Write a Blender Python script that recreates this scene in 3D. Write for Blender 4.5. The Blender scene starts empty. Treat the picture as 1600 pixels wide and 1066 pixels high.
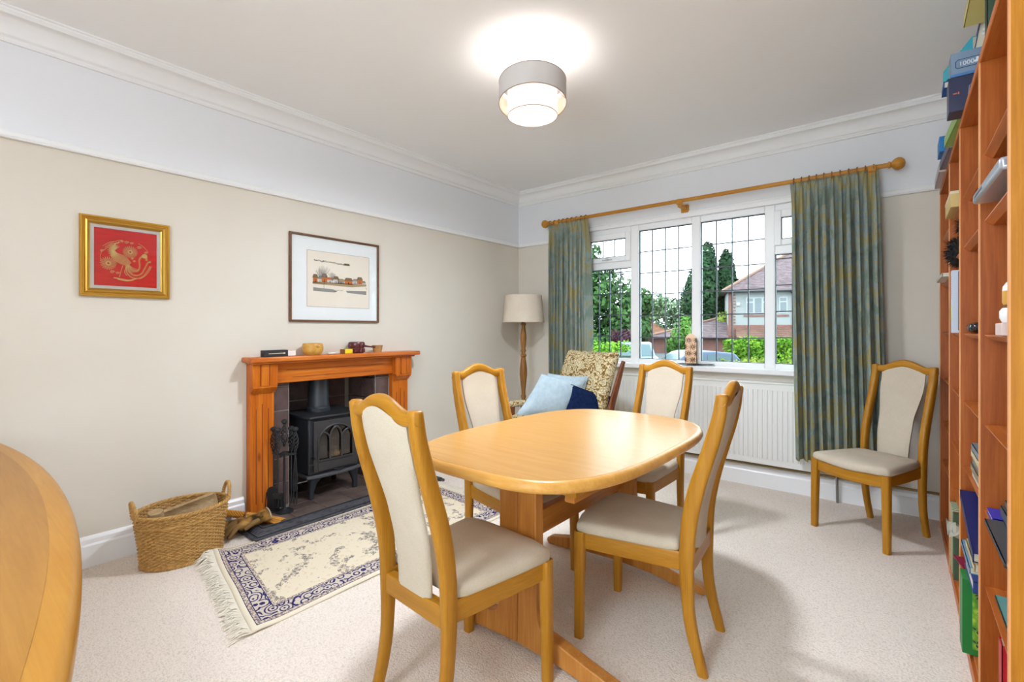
import bpy, bmesh, math, random
from mathutils import Vector, Matrix, noise

sc = bpy.context.scene
C = sc.collection
R = math.radians
PI = math.pi

# ---------------------------------------------------------------- camera, world, lights, exposure
cam_d = bpy.data.cameras.new('camera')
cam_d.sensor_width = 36.0
cam_d.lens = 743.0 / 1600.0 * 36.0
cam_d.shift_y = -17.0 / 1600.0
cam_d.clip_start = 0.02
cam_d.clip_end = 300
cam = bpy.data.objects.new('camera', cam_d)
C.objects.link(cam)
cam.location = (3.197, -4.038, 1.2)
cam.rotation_euler = (R(90), 0, R(39.15))
sc.camera = cam

world = bpy.data.worlds.new('sky')
sc.world = world
world.use_nodes = True
_n = world.node_tree.nodes
_n['Background'].inputs[0].default_value = (0.82, 0.93, 1.04, 1)
_n['Background'].inputs[1].default_value = 5.6

sc.view_settings.view_transform = 'Standard'
sc.view_settings.look = 'None'
sc.view_settings.exposure = 1.22
sc.view_settings.gamma = 1.0
sc.view_settings.use_curve_mapping = False
sc.cycles.max_bounces = 10
sc.cycles.diffuse_bounces = 6
sc.cycles.transparent_max_bounces = 16
sc.cycles.sample_clamp_indirect = 6
sc.cycles.use_denoising = True


def lamp(name, loc, energy, radius, color):
    l = bpy.data.lights.new(name, 'POINT')
    l.energy = energy
    l.shadow_soft_size = radius
    l.color = color
    o = bpy.data.objects.new(name, l)
    C.objects.link(o)
    o.location = loc
    return o


PENDANT = (1.706, -2.036)
# bulb of the pendant in view; an added globe behind the camera gives fill light
lamp('pendant_bulb_light', (PENDANT[0], PENDANT[1], 2.40), 1.5, 0.055, (0.95, 0.96, 0.98))
_l = bpy.data.lights.new('pendant_diffuser_light', 'AREA')      # light leaving the pendant through its diffuser disc
_l.shape = 'DISK'
_l.size = 0.25
_l.energy = 18
_l.color = (0.87, 0.95, 1.06)
_o = bpy.data.objects.new('pendant_diffuser_light', _l)
C.objects.link(_o)
_o.location = (PENDANT[0], PENDANT[1], 2.315)

# ---------------------------------------------------------------- materials
def s2l(c):
    c = c / 255.0
    return c / 12.92 if c <= 0.04045 else ((c + 0.055) / 1.055) ** 2.4


def rgb(r, g, b):
    return (s2l(r), s2l(g), s2l(b), 1.0)


MATS = {}


def mat(name, col=(200, 200, 200), rough=0.6, metal=0.0, spec=0.5, emit=None, estr=0.0, coat=0.0):
    if name in MATS:
        return MATS[name]
    m = bpy.data.materials.new(name)
    m.use_nodes = True
    b = m.node_tree.nodes['Principled BSDF']
    b.inputs['Base Color'].default_value = rgb(*col)
    b.inputs['Roughness'].default_value = rough
    b.inputs['Metallic'].default_value = metal
    b.inputs['Specular IOR Level'].default_value = spec
    b.inputs['Coat Weight'].default_value = coat
    if emit:
        b.inputs['Emission Color'].default_value = rgb(*emit)
        b.inputs['Emission Strength'].default_value = estr
    MATS[name] = m
    return m


class NT:
    """tiny helper for building node graphs"""
    def __init__(s, m):
        s.t = m.node_tree
        s.b = s.t.nodes['Principled BSDF']

    def n(s, typ, **kw):
        x = s.t.nodes.new(typ)
        for k, v in kw.items():
            setattr(x, k, v)
        return x

    def l(s, a, b):
        s.t.links.new(a, b)

    def coords(s, scale=(1, 1, 1), rot=(0, 0, 0), kind='Object'):
        tc = s.n('ShaderNodeTexCoord')
        mp = s.n('ShaderNodeMapping')
        mp.inputs['Scale'].default_value = scale
        mp.inputs['Rotation'].default_value = rot
        s.l(tc.outputs[kind], mp.inputs['Vector'])
        return mp.outputs['Vector']

    def noise(s, vec, scale, detail=4, rough=0.55, dist=0.0):
        x = s.n('ShaderNodeTexNoise')
        x.inputs['Scale'].default_value = scale
        x.inputs['Detail'].default_value = detail
        x.inputs['Roughness'].default_value = rough
        x.inputs['Distortion'].default_value = dist
        s.l(vec, x.inputs['Vector'])
        return x.outputs['Fac']

    def vor(s, vec, scale, feature='F1', out='Distance'):
        x = s.n('ShaderNodeTexVoronoi', feature=feature)
        x.inputs['Scale'].default_value = scale
        s.l(vec, x.inputs['Vector'])
        return x.outputs[out]

    def ramp(s, fac, stops, interp='LINEAR'):
        x = s.n('ShaderNodeValToRGB')
        x.color_ramp.interpolation = interp
        el = x.color_ramp.elements
        while len(el) > 1:
            el.remove(el[-1])
        el[0].position = stops[0][0]
        el[0].color = rgb(*stops[0][1])
        for p, c in stops[1:]:
            e = el.new(p)
            e.color = rgb(*c)
        s.l(fac, x.inputs['Fac'])
        return x.outputs['Color']

    def math(s, op, a, b=None, c=None, clamp=False):
        x = s.n('ShaderNodeMath', operation=op)
        x.use_clamp = clamp
        for i, v in enumerate((a, b, c)):
            if v is None:
                continue
            if isinstance(v, (int, float)):
                x.inputs[i].default_value = v
            else:
                s.l(v, x.inputs[i])
        return x.outputs[0]

    def mix(s, fac, a, b, blend='MIX'):
        x = s.n('ShaderNodeMix', data_type='RGBA', blend_type=blend)
        if isinstance(fac, (int, float)):
            x.inputs[0].default_value = fac
        else:
            s.l(fac, x.inputs[0])
        for i, v in ((6, a), (7, b)):
            if isinstance(v, tuple):
                x.inputs[i].default_value = rgb(*v)
            else:
                s.l(v, x.inputs[i])
        return x.outputs[2]

    def bump(s, h, strength=0.3, dist=0.002):
        x = s.n('ShaderNodeBump')
        x.inputs['Strength'].default_value = strength
        x.inputs['Distance'].default_value = dist
        s.l(h, x.inputs['Height'])
        s.l(x.outputs[0], s.b.inputs['Normal'])

    def color(s, c):
        s.l(c, s.b.inputs['Base Color'])

    def sep(s, vec):
        x = s.n('ShaderNodeSeparateXYZ')
        s.l(vec, x.inputs[0])
        return x.outputs


def wood(name, dark, mid, light, axis='x', rough=0.4, fine=1.0, coat=0.0, knots=False, contrast=1.0, spec=0.3):
    if name in MATS:
        return MATS[name]
    m = mat(name, mid, rough, coat=coat, spec=spec)
    g = NT(m)
    k = {'x': (1.2, 14, 14), 'y': (14, 1.2, 14), 'z': (14, 14, 1.2)}[axis]
    v = g.coords(scale=k)
    f1 = g.noise(v, 1.6 * fine, 5, 0.6, 0.6)
    k2 = tuple(a * (7 if a > 2 else 2) for a in k)
    v2 = g.coords(scale=k2)
    f2 = g.noise(v2, 1.5 * fine, 3, 0.6)
    f = g.math('ADD', g.math('MULTIPLY', f1, 0.65), g.math('MULTIPLY', f2, 0.35))
    w = 0.16 / contrast
    col = g.ramp(f, [(0.5 - w, dark), (0.5, mid), (0.5 + w, light)])
    if knots:
        kv = g.coords(scale={'x': (3.2, 9, 9), 'y': (9, 3.2, 9), 'z': (9, 9, 3.2)}[axis])
        d = g.vor(kv, 1.0)
        kk = g.ramp(d, [(0.0, (255, 255, 255)), (0.07, (200, 200, 200)), (0.13, (0, 0, 0))])
        col = g.mix(kk, col, (96, 40, 12))
    g.color(col)
    g.bump(f2, 0.12, 0.001)
    return m


def fabric(name, c1, c2, scale=900, rough=0.95, bump=0.25):
    if name in MATS:
        return MATS[name]
    m = mat(name, c1, rough, spec=0.15)
    g = NT(m)
    v = g.coords()
    a = g.noise(v, scale * 0.5, 2, 0.7)
    b = g.noise(v, 9, 2, 0.5)
    f = g.math('ADD', g.math('MULTIPLY', a, 0.75), g.math('MULTIPLY', b, 0.25))
    g.color(g.ramp(f, [(0.36, c2), (0.62, c1)]))
    g.bump(a, bump, 0.001)
    return m


OAKD, OAKM, OAKL = (190, 130, 52), (208, 152, 70), (220, 168, 90)
def oak(axis):
    return wood('oak_' + axis, (158, 104, 22), (174, 119, 30), (187, 134, 44), axis, 0.38, 1.6, contrast=0.8)


oak_top = wood('oak_top', (182, 132, 68), (192, 142, 78), (200, 152, 90), 'x', 0.30, 1.5, contrast=0.75)
oak_edge = wood('oak_edge', (188, 132, 58), (204, 150, 74), (216, 168, 96), 'x', 0.32, 1.2, contrast=0.7)
oak_near = wood('oak_near', (150, 100, 36), (162, 112, 44), (172, 122, 54), 'x', 0.34, 1.5, contrast=0.75)
pine = wood('pine_x', (164, 76, 16), (190, 98, 26), (208, 122, 44), 'y', 0.35, 0.9, knots=True)
pine_z = wood('pine_z', (164, 76, 14), (192, 100, 24), (212, 128, 42), 'z', 0.35, 0.9, knots=True)
pine_top = wood('pine_shelf', (166, 80, 26), (196, 106, 42), (214, 130, 60), 'y', 0.3, 0.9, knots=True)
teak_z = wood('teak_z', (140, 66, 16), (162, 82, 22), (178, 98, 34), 'z', 0.42, 1.4, contrast=0.9)
teak_y = wood('teak_y', (160, 82, 30), (180, 98, 40), (196, 116, 54), 'y', 0.42, 1.4, contrast=0.9)
teak_edge = wood('teak_edge', (208, 138, 82), (222, 156, 100), (232, 172, 118), 'z', 0.45, 1.4, contrast=0.9)
lampwood = wood('lamp_wood', (120, 78, 36), (142, 96, 48), (160, 112, 60), 'z', 0.4)
darkwood = wood('dark_frame_wood', (82, 42, 22), (112, 62, 36), (134, 80, 50), 'z', 0.35)
walnut = wood('walnut_frame', (84, 54, 34), (104, 70, 46), (120, 84, 56), 'y', 0.4)
polewood = wood('pole_wood', (168, 112, 36), (186, 128, 46), (200, 144, 60), 'x', 0.35)
log_wood = wood('log_wood', (140, 110, 76), (176, 148, 108), (200, 176, 138), 'y', 0.8)
bark = wood('bark', (70, 56, 44), (104, 86, 68), (134, 114, 92), 'y', 0.9)
white_gloss = mat('white_gloss', (236, 237, 239), 0.3)
upvc = mat('upvc_white', (238, 239, 240), 0.28)
rad_white = mat('radiator_white', (228, 229, 226), 0.35)
ceil_m = mat('ceiling_paint', (240, 240, 241), 0.9, spec=0.2)
coving_m = mat('cornice_paint', (232, 232, 232), 0.7, spec=0.3)
iron = mat('cast_iron', (34, 36, 40), 0.5, spec=0.5)
iron_blue = mat('stove_iron', (42, 46, 52), 0.45, spec=0.5)
brass = mat('brass', (150, 126, 86), 0.35, metal=0.9)
chrome = mat('chrome', (150, 150, 150), 0.25, metal=1.0)
lead = mat('lead_came', (70, 74, 84), 0.5)
black_m = mat('black', (18, 18, 20), 0.4)
sole = mat('stitching', (110, 96, 70), 0.9)
seat_fab = fabric('chair_fabric', (208, 196, 178), (188, 175, 155), 1100)
linen = fabric('shade_linen', (218, 206, 190), (200, 186, 168), 500)
blue_fab = fabric('light_blue_velvet', (178, 194, 202), (162, 182, 192), 60, bump=0.05)
navy_fab = fabric('navy_velvet', (18, 36, 74), (10, 22, 52), 80, bump=0.05)

# walls: cream below the picture rail, white above
wall_m = mat('wall_paint', (224, 214, 192), 0.85, spec=0.2)
g = NT(wall_m)
z = g.sep(g.coords())[2]
hi = g.math('GREATER_THAN', z, 2.1)
v = g.coords()
blot = g.noise(v, 1.3, 3, 0.5)
cream = g.ramp(blot, [(0.3, (211, 203, 190)), (0.7, (216, 209, 197))])
g.color(g.mix(hi, cream, (226, 227, 231)))
g.bump(g.noise(v, 60, 3), 0.04, 0.002)

carpet_m = mat('carpet', (205, 190, 176), 0.98, spec=0.08)
g = NT(carpet_m)
v = g.coords(scale=(1, 1, 1), rot=(0, 0, R(45)))
d = g.vor(v, 165, 'F1')
big = g.noise(v, 1.8, 3, 0.5)
f2 = g.noise(v, 240, 2, 0.7)
mix = g.math('ADD', g.math('MULTIPLY', d, 0.75), g.math('MULTIPLY', f2, 0.35))
base = g.ramp(mix, [(0.10, (244, 235, 225)), (0.5, (236, 225, 214)), (0.95, (208, 194, 182))])
g.color(g.mix(g.math('MULTIPLY', big, 0.35), base, (222, 209, 197)))
g.bump(g.math('SUBTRACT', 1.0, mix), 0.7, 0.004)

curtain_m = mat('curtain_fabric', (110, 140, 136), 0.8, spec=0.3)
g = NT(curtain_m)
v = g.coords(scale=(1, 1, 0.8))
n1 = g.noise(v, 7, 4, 0.6, 0.8)
n2 = g.noise(v, 78, 3, 0.75, 0.9)
n3 = g.vor(v, 60)
a = g.ramp(n1, [(0.40, (116, 130, 120)), (0.5, (128, 148, 154)), (0.62, (128, 134, 112))])
f = g.math('ADD', g.math('MULTIPLY', n1, 0.4), g.math('MULTIPLY', n2, 0.6))
mk = g.ramp(f, [(0.50, (0, 0, 0)), (0.535, (255, 255, 255))])
col = g.mix(g.math('MULTIPLY', mk, 0.8), a, (158, 142, 84))
dk = g.ramp(n3, [(0.10, (255, 255, 255)), (0.2, (0, 0, 0))])
dk2 = g.math('MULTIPLY', dk, g.math('GREATER_THAN', g.noise(v, 4, 2), 0.54))
g.color(g.mix(g.math('MULTIPLY', dk2, 0.6), col, (84, 80, 44)))
g.bump(g.noise(v, 500, 2), 0.15, 0.001)

floral_m = mat('floral_tapestry', (196, 176, 130), 0.95, spec=0.1)
g = NT(floral_m)
v = g.coords()
wv = g.n('ShaderNodeTexWave', wave_type='RINGS')
wv.inputs['Scale'].default_value = 5
wv.inputs['Distortion'].default_value = 16
wv.inputs['Detail'].default_value = 3
wv.inputs['Detail Scale'].default_value = 3.2
g.l(v, wv.inputs['Vector'])
n1 = g.noise(v, 16, 3, 0.6, 1.8)
f = g.math('ADD', g.math('MULTIPLY', wv.outputs['Fac'], 0.55), g.math('MULTIPLY', n1, 0.45))
g.color(g.ramp(f, [(0.24, (112, 88, 52)), (0.36, (162, 134, 84)), (0.48, (206, 184, 138)), (0.62, (228, 214, 182)), (0.74, (150, 140, 104)), (0.84, (220, 204, 168))]))
g.bump(n1, 0.3, 0.003)

tile_m = mat('quarry_tile', (84, 66, 62), 0.5, spec=0.4)
g = NT(tile_m)
v = g.coords()
g.color(g.ramp(g.noise(v, 9, 4), [(0.3, (72, 54, 52)), (0.7, (104, 84, 80))]))
grout = mat('grout', (150, 146, 140), 0.9)
hearth_tile = mat('hearth_tile', (88, 74, 68), 0.4, spec=0.4)
g = NT(hearth_tile)
v = g.coords()
g.color(g.ramp(g.noise(v, 7, 4), [(0.3, (74, 60, 56)), (0.7, (112, 96, 88))]))
soot_m = mat('soot_black', (20, 18, 18), 0.95)

wicker_m = mat('wicker', (190, 140, 66), 0.6)
g = NT(wicker_m)
v = g.coords()
g.color(g.ramp(g.noise(v, 60, 3, 0.6), [(0.3, (162, 118, 58)), (0.5, (182, 138, 74)), (0.7, (198, 156, 92))]))

gold_m = mat('gilt_frame', (196, 150, 62), 0.32, metal=0.75)
gold_thread = mat('gold_thread', (216, 194, 128), 0.5, metal=0.1)
mount_grey = mat('grey_mount', (196, 192, 186), 0.9)
white_mount = mat('white_mount', (240, 243, 243), 0.9)
paper_cream = mat('cream_paper', (240, 231, 216), 0.9)
red_silk = mat('red_silk', (196, 22, 14), 0.45, spec=0.4)
g = NT(red_silk)
v = g.coords(scale=(1, 1, 8))
g.color(g.ramp(g.noise(v, 12, 3), [(0.3, (182, 14, 10)), (0.7, (206, 28, 18))]))


def glass_mat(name, tint=(255, 255, 255), refl=0.06, rough=0.0):
    if name in MATS:
        return MATS[name]
    m = bpy.data.materials.new(name)
    m.use_nodes = True
    t = m.node_tree
    t.nodes.clear()
    out = t.nodes.new('ShaderNodeOutputMaterial')
    mx = t.nodes.new('ShaderNodeMixShader')
    tr = t.nodes.new('ShaderNodeBsdfTransparent')
    tr.inputs[0].default_value = rgb(*tint)
    gl = t.nodes.new('ShaderNodeBsdfGlossy')
    gl.inputs['Roughness'].default_value = rough
    fr = t.nodes.new('ShaderNodeFresnel')
    fr.inputs['IOR'].default_value = 1.45
    mu = t.nodes.new('ShaderNodeMath')
    mu.operation = 'MULTIPLY'
    mu.inputs[1].default_value = refl / 0.04
    t.links.new(fr.outputs[0], mu.inputs[0])
    t.links.new(mu.outputs[0], mx.inputs[0])
    t.links.new(tr.outputs[0], mx.inputs[1])
    t.links.new(gl.outputs[0], mx.inputs[2])
    t.links.new(mx.outputs[0], out.inputs[0])
    MATS[name] = m
    return m


pane_glass = glass_mat('window_glass', (218, 224, 222), 0.015)
added_glass = glass_mat('added_window_glass', (246, 250, 248), 0.02)
pic_glass = glass_mat('picture_glass', (254, 254, 254), 0.02)

# ---------------------------------------------------------------- mesh helpers
class MB:
    def __init__(s):
        s.v = []
        s.f = []

    def add(s, vs, fs, M=None):
        o = len(s.v)
        s.v += [tuple(M @ Vector(p)) if M is not None else tuple(p) for p in vs]
        s.f += [tuple(o + i for i in f) for f in fs]
        return s

    def box(s, x0, x1, y0, y1, z0, z1, M=None):
        if x0 > x1: x0, x1 = x1, x0
        if y0 > y1: y0, y1 = y1, y0
        if z0 > z1: z0, z1 = z1, z0
        vs = [(x0, y0, z0), (x1, y0, z0), (x1, y1, z0), (x0, y1, z0), (x0, y0, z1), (x1, y0, z1), (x1, y1, z1), (x0, y1, z1)]
        return s.add(vs, [(0, 3, 2, 1), (4, 5, 6, 7), (0, 1, 5, 4), (1, 2, 6, 5), (2, 3, 7, 6), (3, 0, 4, 7)], M)

    def rings(s, rings, cap=True, closed=False, M=None):
        n = len(rings[0])
        vs = [p for r in rings for p in r]
        fs = []
        m = len(rings)
        for i in range(m if closed else m - 1):
            j = (i + 1) % m
            for k in range(n):
                l = (k + 1) % n
                fs.append((i * n + k, i * n + l, j * n + l, j * n + k))
        if cap and not closed:
            fs.append(tuple(reversed(range(n))))
            fs.append(tuple((m - 1) * n + k for k in range(n)))
        return s.add(vs, fs, M)

    def prism(s, outline, z0, z1, axis='z', M=None):
        """outline of 2D points pushed along an axis; a 2D point (a, b) is (x,y), (y,z) for x, (x,z) for y"""
        def P(a, b, c):
            return {'z': (a, b, c), 'x': (c, a, b), 'y': (a, c, b)}[axis]
        return s.rings([[P(a, b, z0) for a, b in outline], [P(a, b, z1) for a, b in outline]], M=M)

    def tube(s, pts, r, n=8, closed=False, M=None, flat=1.0):
        pts = [Vector(p) for p in pts]
        rr = r if isinstance(r, (list, tuple)) else [r] * len(pts)
        rings = []
        up = None
        m = len(pts)
        for i, p in enumerate(pts):
            if closed:
                t = (pts[(i + 1) % m] - pts[i - 1])
            else:
                t = (pts[min(i + 1, m - 1)] - pts[max(i - 1, 0)])
            if t.length < 1e-9:
                t = Vector((0, 0, 1))
            t.normalize()
            if up is None:
                up = Vector((0, 0, 1)) if abs(t.z) < 0.9 else Vector((1, 0, 0))
            a = up - t * up.dot(t)
            if a.length < 1e-6:
                a = t.orthogonal()
            a.normalize()
            up = a
            b = t.cross(a)
            rings.append([tuple(p + (a * math.cos(2 * PI * k / n) * flat + b * math.sin(2 * PI * k / n)) * rr[i]) for k in range(n)])
        return s.rings(rings, closed=closed, M=M)

    def lathe(s, prof, n=24, M=None, cx=0, cy=0):
        """profile of (radius, z)"""
        rings = []
        for r, z in prof:
            r = max(r, 1e-4)
            rings.append([(cx + r * math.cos(2 * PI * k / n), cy + r * math.sin(2 * PI * k / n), z) for k in range(n)])
        return s.rings(rings, M=M)

    def sphere(s, c, r, n=12, M=None, sc=(1, 1, 1)):
        rings = []
        for i in range(n // 2 + 1):
            t = PI * i / (n // 2)
            q = max(math.sin(t), 1e-3)
            rings.append([(c[0] + r * sc[0] * q * math.cos(2 * PI * k / n), c[1] + r * sc[1] * q * math.sin(2 * PI * k / n), c[2] - r * sc[2] * math.cos(t)) for k in range(n)])
        return s.rings(rings, M=M)

    def quad(s, a, b, c, d):
        return s.add([a, b, c, d], [(0, 1, 2, 3)])

    def build(s, name, m, parent=None, smooth=35, bevel=0, sub=0, seg=2, solid=0):
        me = bpy.data.meshes.new(name)
        me.from_pydata(s.v, [], s.f)
        me.materials.append(m)
        if smooth:
            me.polygons.foreach_set('use_smooth', [True] * len(me.polygons))
            me.set_sharp_from_angle(angle=R(smooth))
        me.update()
        o = bpy.data.objects.new(name, me)
        C.objects.link(o)
        if parent is not None:
            o.parent = parent
        if solid:
            q = o.modifiers.new('solid', 'SOLIDIFY')
            q.thickness = solid
        if bevel:
            q = o.modifiers.new('bevel', 'BEVEL')
            q.width = bevel
            q.segments = seg
            q.limit_method = 'ANGLE'
            q.angle_limit = R(40)
        if sub:
            q = o.modifiers.new('sub', 'SUBSURF')
            q.levels = sub
            q.render_levels = sub
        return o


def tag(o, label=None, cat=None, group=None, kind=None):
    if label: o['label'] = label
    if cat: o['category'] = cat
    if group: o['group'] = group
    if kind: o['kind'] = kind
    return o


def thing(name, label, cat, loc=(0, 0, 0), rz=0.0, group=None, rot=None):
    o = bpy.data.objects.new(name, None)
    o.empty_display_size = 0.1
    C.objects.link(o)
    o.location = loc
    o.rotation_euler = rot if rot else (0, 0, rz)
    return tag(o, label, cat, group)


def struct(o):
    o['kind'] = 'structure'
    return o


def kids(o, table):
    return [x for x in table if x.parent == o]


def copy_tree(o, parent=None, table=None):
    if table is None:
        table = list(C.objects)
    c = o.copy()
    C.objects.link(c)
    c.parent = parent
    for ch in kids(o, table):
        copy_tree(ch, c, table)
    return c


def sup(n, a, b, k, z=0.0, cx=0.0, cy=0.0):
    """superellipse outline"""
    out = []
    for i in range(n):
        t = 2 * PI * i / n
        c, s_ = math.cos(t), math.sin(t)
        out.append((cx + a * math.copysign(abs(c) ** (2 / k), c), cy + b * math.copysign(abs(s_) ** (2 / k), s_)))
    return out


def section(c, ax, ay, w, d, k=3.5, n=16):
    """superellipse cross section with centre c, unit axes ax, ay and full sizes w, d"""
    c = Vector(c)
    return [tuple(c + Vector(ax) * x + Vector(ay) * y) for x, y in sup(n, w / 2, d / 2, k)]


def catmull(pts, n):
    """smooth curve through points of any dimension"""
    P = [tuple(p) for p in pts]
    P = [tuple(2 * a - b for a, b in zip(P[0], P[1]))] + P + [tuple(2 * a - b for a, b in zip(P[-1], P[-2]))]
    out = []
    for i in range(1, len(P) - 2):
        for j in range(n):
            t = j / n
            out.append(tuple(0.5 * (2 * b + (c - a) * t + (2 * a - 5 * b + 4 * c - d) * t * t + (3 * b - a - 3 * c + d) * t ** 3)
                             for a, b, c, d in zip(P[i - 1], P[i], P[i + 1], P[i + 2])))
    out.append(P[-2])
    return out


def interp(tab, x):
    if x <= tab[0][0]: return tab[0][1]
    for (a, b), (c, d) in zip(tab, tab[1:]):
        if x <= c:
            t = (x - a) / (c - a)
            t = t * t * (3 - 2 * t)
            return b + (d - b) * t
    return tab[-1][1]


# ---------------------------------------------------------------- room shell
RX, RY, CZ = 3.70, -5.60, 2.66
m = MB(); m.box(-0.3, RX + 0.3, RY - 0.3, 0.3, -0.12, 0.0)
struct(m.build('floor', carpet_m))
m = MB(); m.box(-0.3, RX + 0.3, RY - 0.3, 0.3, CZ, CZ + 0.12)
struct(m.build('ceiling', ceil_m))
# left wall with the fireplace opening
OY0, OY1, OZ = -2.50, -1.82, 0.88
m = MB()
m.box(-0.45, 0, RY, OY0, 0, CZ).box(-0.45, 0, OY1, 0.3, 0, CZ).box(-0.45, 0, OY0, OY1, OZ, CZ)
struct(m.build('wall_left', wall_m, smooth=0))
# far wall with the window opening
WX0, WX1, WZ0, WZ1 = 0.80, 3.00, 0.885, 2.155
m = MB()
m.box(0, WX0, 0, 0.10, 0, CZ).box(WX1, RX, 0, 0.10, 0, CZ).box(WX0, WX1, 0, 0.10, 0, WZ0).box(WX0, WX1, 0, 0.10, WZ1, CZ)
struct(m.build('wall_far', wall_m, smooth=0))
m = MB(); m.box(RX, RX + 0.2, RY, 0.3, 0, CZ)
struct(m.build('wall_right', wall_m, smooth=0))
# near wall (behind the camera) with an opening added for more daylight
NX0, NX1, NZ0, NZ1 = 2.0, 3.3, 0.35, 2.1
m = MB()
m.box(-0.3, NX0, RY - 0.28, RY, 0, CZ).box(NX1, RX + 0.2, RY - 0.28, RY, 0, CZ).box(NX0, NX1, RY - 0.28, RY, 0, NZ0).box(NX0, NX1, RY - 0.28, RY, NZ1, CZ)
struct(m.build('wall_near', wall_m, smooth=0))

# cornice: cove profile run round the room (distance from wall, z)
def run_profile(prof, inset=0.0):
    """profile of (d, z) with d the distance from the wall, swept round the rectangular room"""
    m = MB()
    rings = []
    for (sx, sy) in ((0, 0), (1, 0), (1, 1), (0, 1)):
        r = []
        for d, z in prof:
            x = d if sx == 0 else RX - d
            y = -d if sy == 0 else RY + d
            r.append((x, y, z))
        rings.append(r)
    m.rings(rings, closed=True)
    return m


cove = [(0.0, 2.528), (0.014, 2.528), (0.016, 2.538), (0.012, 2.546), (0.012, 2.552), (0.020, 2.556)]
for i in range(7):
    t = i / 6 * PI / 2
    cove.append((0.024 + 0.066 * (1 - math.cos(t)), 2.560 + 0.066 * math.sin(t)))
cove += [(0.096, 2.636), (0.100, 2.640), (0.100, 2.648), (0.108, 2.652), (0.108, CZ + 0.004), (0.0, CZ + 0.004)]
struct(run_profile(cove).build('trim_1', coving_m, smooth=25))
rail = [(0.0, 2.086), (0.022, 2.086), (0.024, 2.092), (0.017, 2.098), (0.013, 2.108), (0.013, 2.118), (0.008, 2.126), (0.0, 2.128)]
# picture rail stops at the window casing
m = MB()
def seg(m, prof, ax, a0, a1):
    def P(d, z, a):
        return {'L': (d, a, z), 'F': (a, -d, z), 'R': (RX - d, a, z), 'N': (a, RY + d, z)}[ax]
    m.rings([[P(d, z, a0) for d, z in prof], [P(d, z, a1) for d, z in prof]])
seg(m, rail, 'L', RY, 0); seg(m, rail, 'R', RY, 0); seg(m, rail, 'N', 0, RX)
seg(m, rail, 'F', 0, WX0 - 0.06); seg(m, rail, 'F', WX1 + 0.06, RX)
struct(m.build('trim_2', coving_m, smooth=25))
skirt = [(0.0, 0.0), (0.020, 0.0), (0.020, 0.106), (0.017, 0.112), (0.014, 0.116), (0.014, 0.138), (0.010, 0.146), (0.004, 0.152), (0.0, 0.154)]
m = MB(); seg(m, skirt, 'L', RY, -2.785); seg(m, skirt, 'L', -1.52, 0)
struct(m.build('baseboard_left', white_gloss, smooth=25))
m = MB(); seg(m, skirt, 'F', 0, RX)
struct(m.build('baseboard_far', white_gloss, smooth=25))
m = MB(); seg(m, skirt, 'N', 0, RX)
struct(m.build('baseboard_near', white_gloss, smooth=25))

# ---------------------------------------------------------------- main window
win = bpy.data.objects.new('window_1', None); C.objects.link(win); struct(win)
FY0, FY1 = 0.02, 0.085          # frame depth
m = MB()
gx = [(0.842, 1.293), (1.369, 1.843), (1.914, 2.396), (2.466, 2.917)]
zb, zt = 0.942, 2.100
m.box(WX0, 0.842, FY0, FY1, WZ0, WZ1); m.box(2.917, WX1, FY0, FY1, WZ0, WZ1)
m.box(1.293, 1.369, FY0, FY1, WZ0, WZ1).box(1.843, 1.914, FY0, FY1, WZ0, WZ1).box(2.396, 2.466, FY0, FY1, WZ0, WZ1)
for a, b in gx:
    m.box(a, b, FY0 + 0.001, FY1 - 0.001, WZ0, zb).box(a, b, FY0 + 0.001, FY1 - 0.001, zt, WZ1)
for a, b in (gx[0], gx[3]):
    m.box(a, b, FY0 + 0.001, FY1 - 0.001, 1.775, 1.842)
m.build('window_frame', upvc, win, bevel=0.006, smooth=30)
# opening fanlight sashes
for a, b in (gx[0], gx[3]):
    m = MB()
    x0, x1, z0, z1 = a - 0.004, b + 0.004, 1.838, 2.104
    y0, y1 = -0.002, 0.03
    m.box(x0, a + 0.046, y0, y1, z0, z1).box(b - 0.044, x1, y0, y1, z0, z1)
    m.box(a + 0.046, b - 0.044, y0, y1, z0, 1.884).box(a + 0.046, b - 0.044, y0, y1, 2.048, z1)
    s_ = m.build('fanlight_sash', upvc, win, bevel=0.006, smooth=30)
    m = MB(); mx = (a + b) / 2
    m.box(mx - 0.05, mx + 0.05, y0 - 0.012, y0, 1.852, 1.864).box(mx - 0.012, mx + 0.012, y0 - 0.022, y0, 1.85, 1.872)
    m.build('window_catch', mat('catch_grey', (190, 190, 192), 0.4), s_, bevel=0.002)
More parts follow.
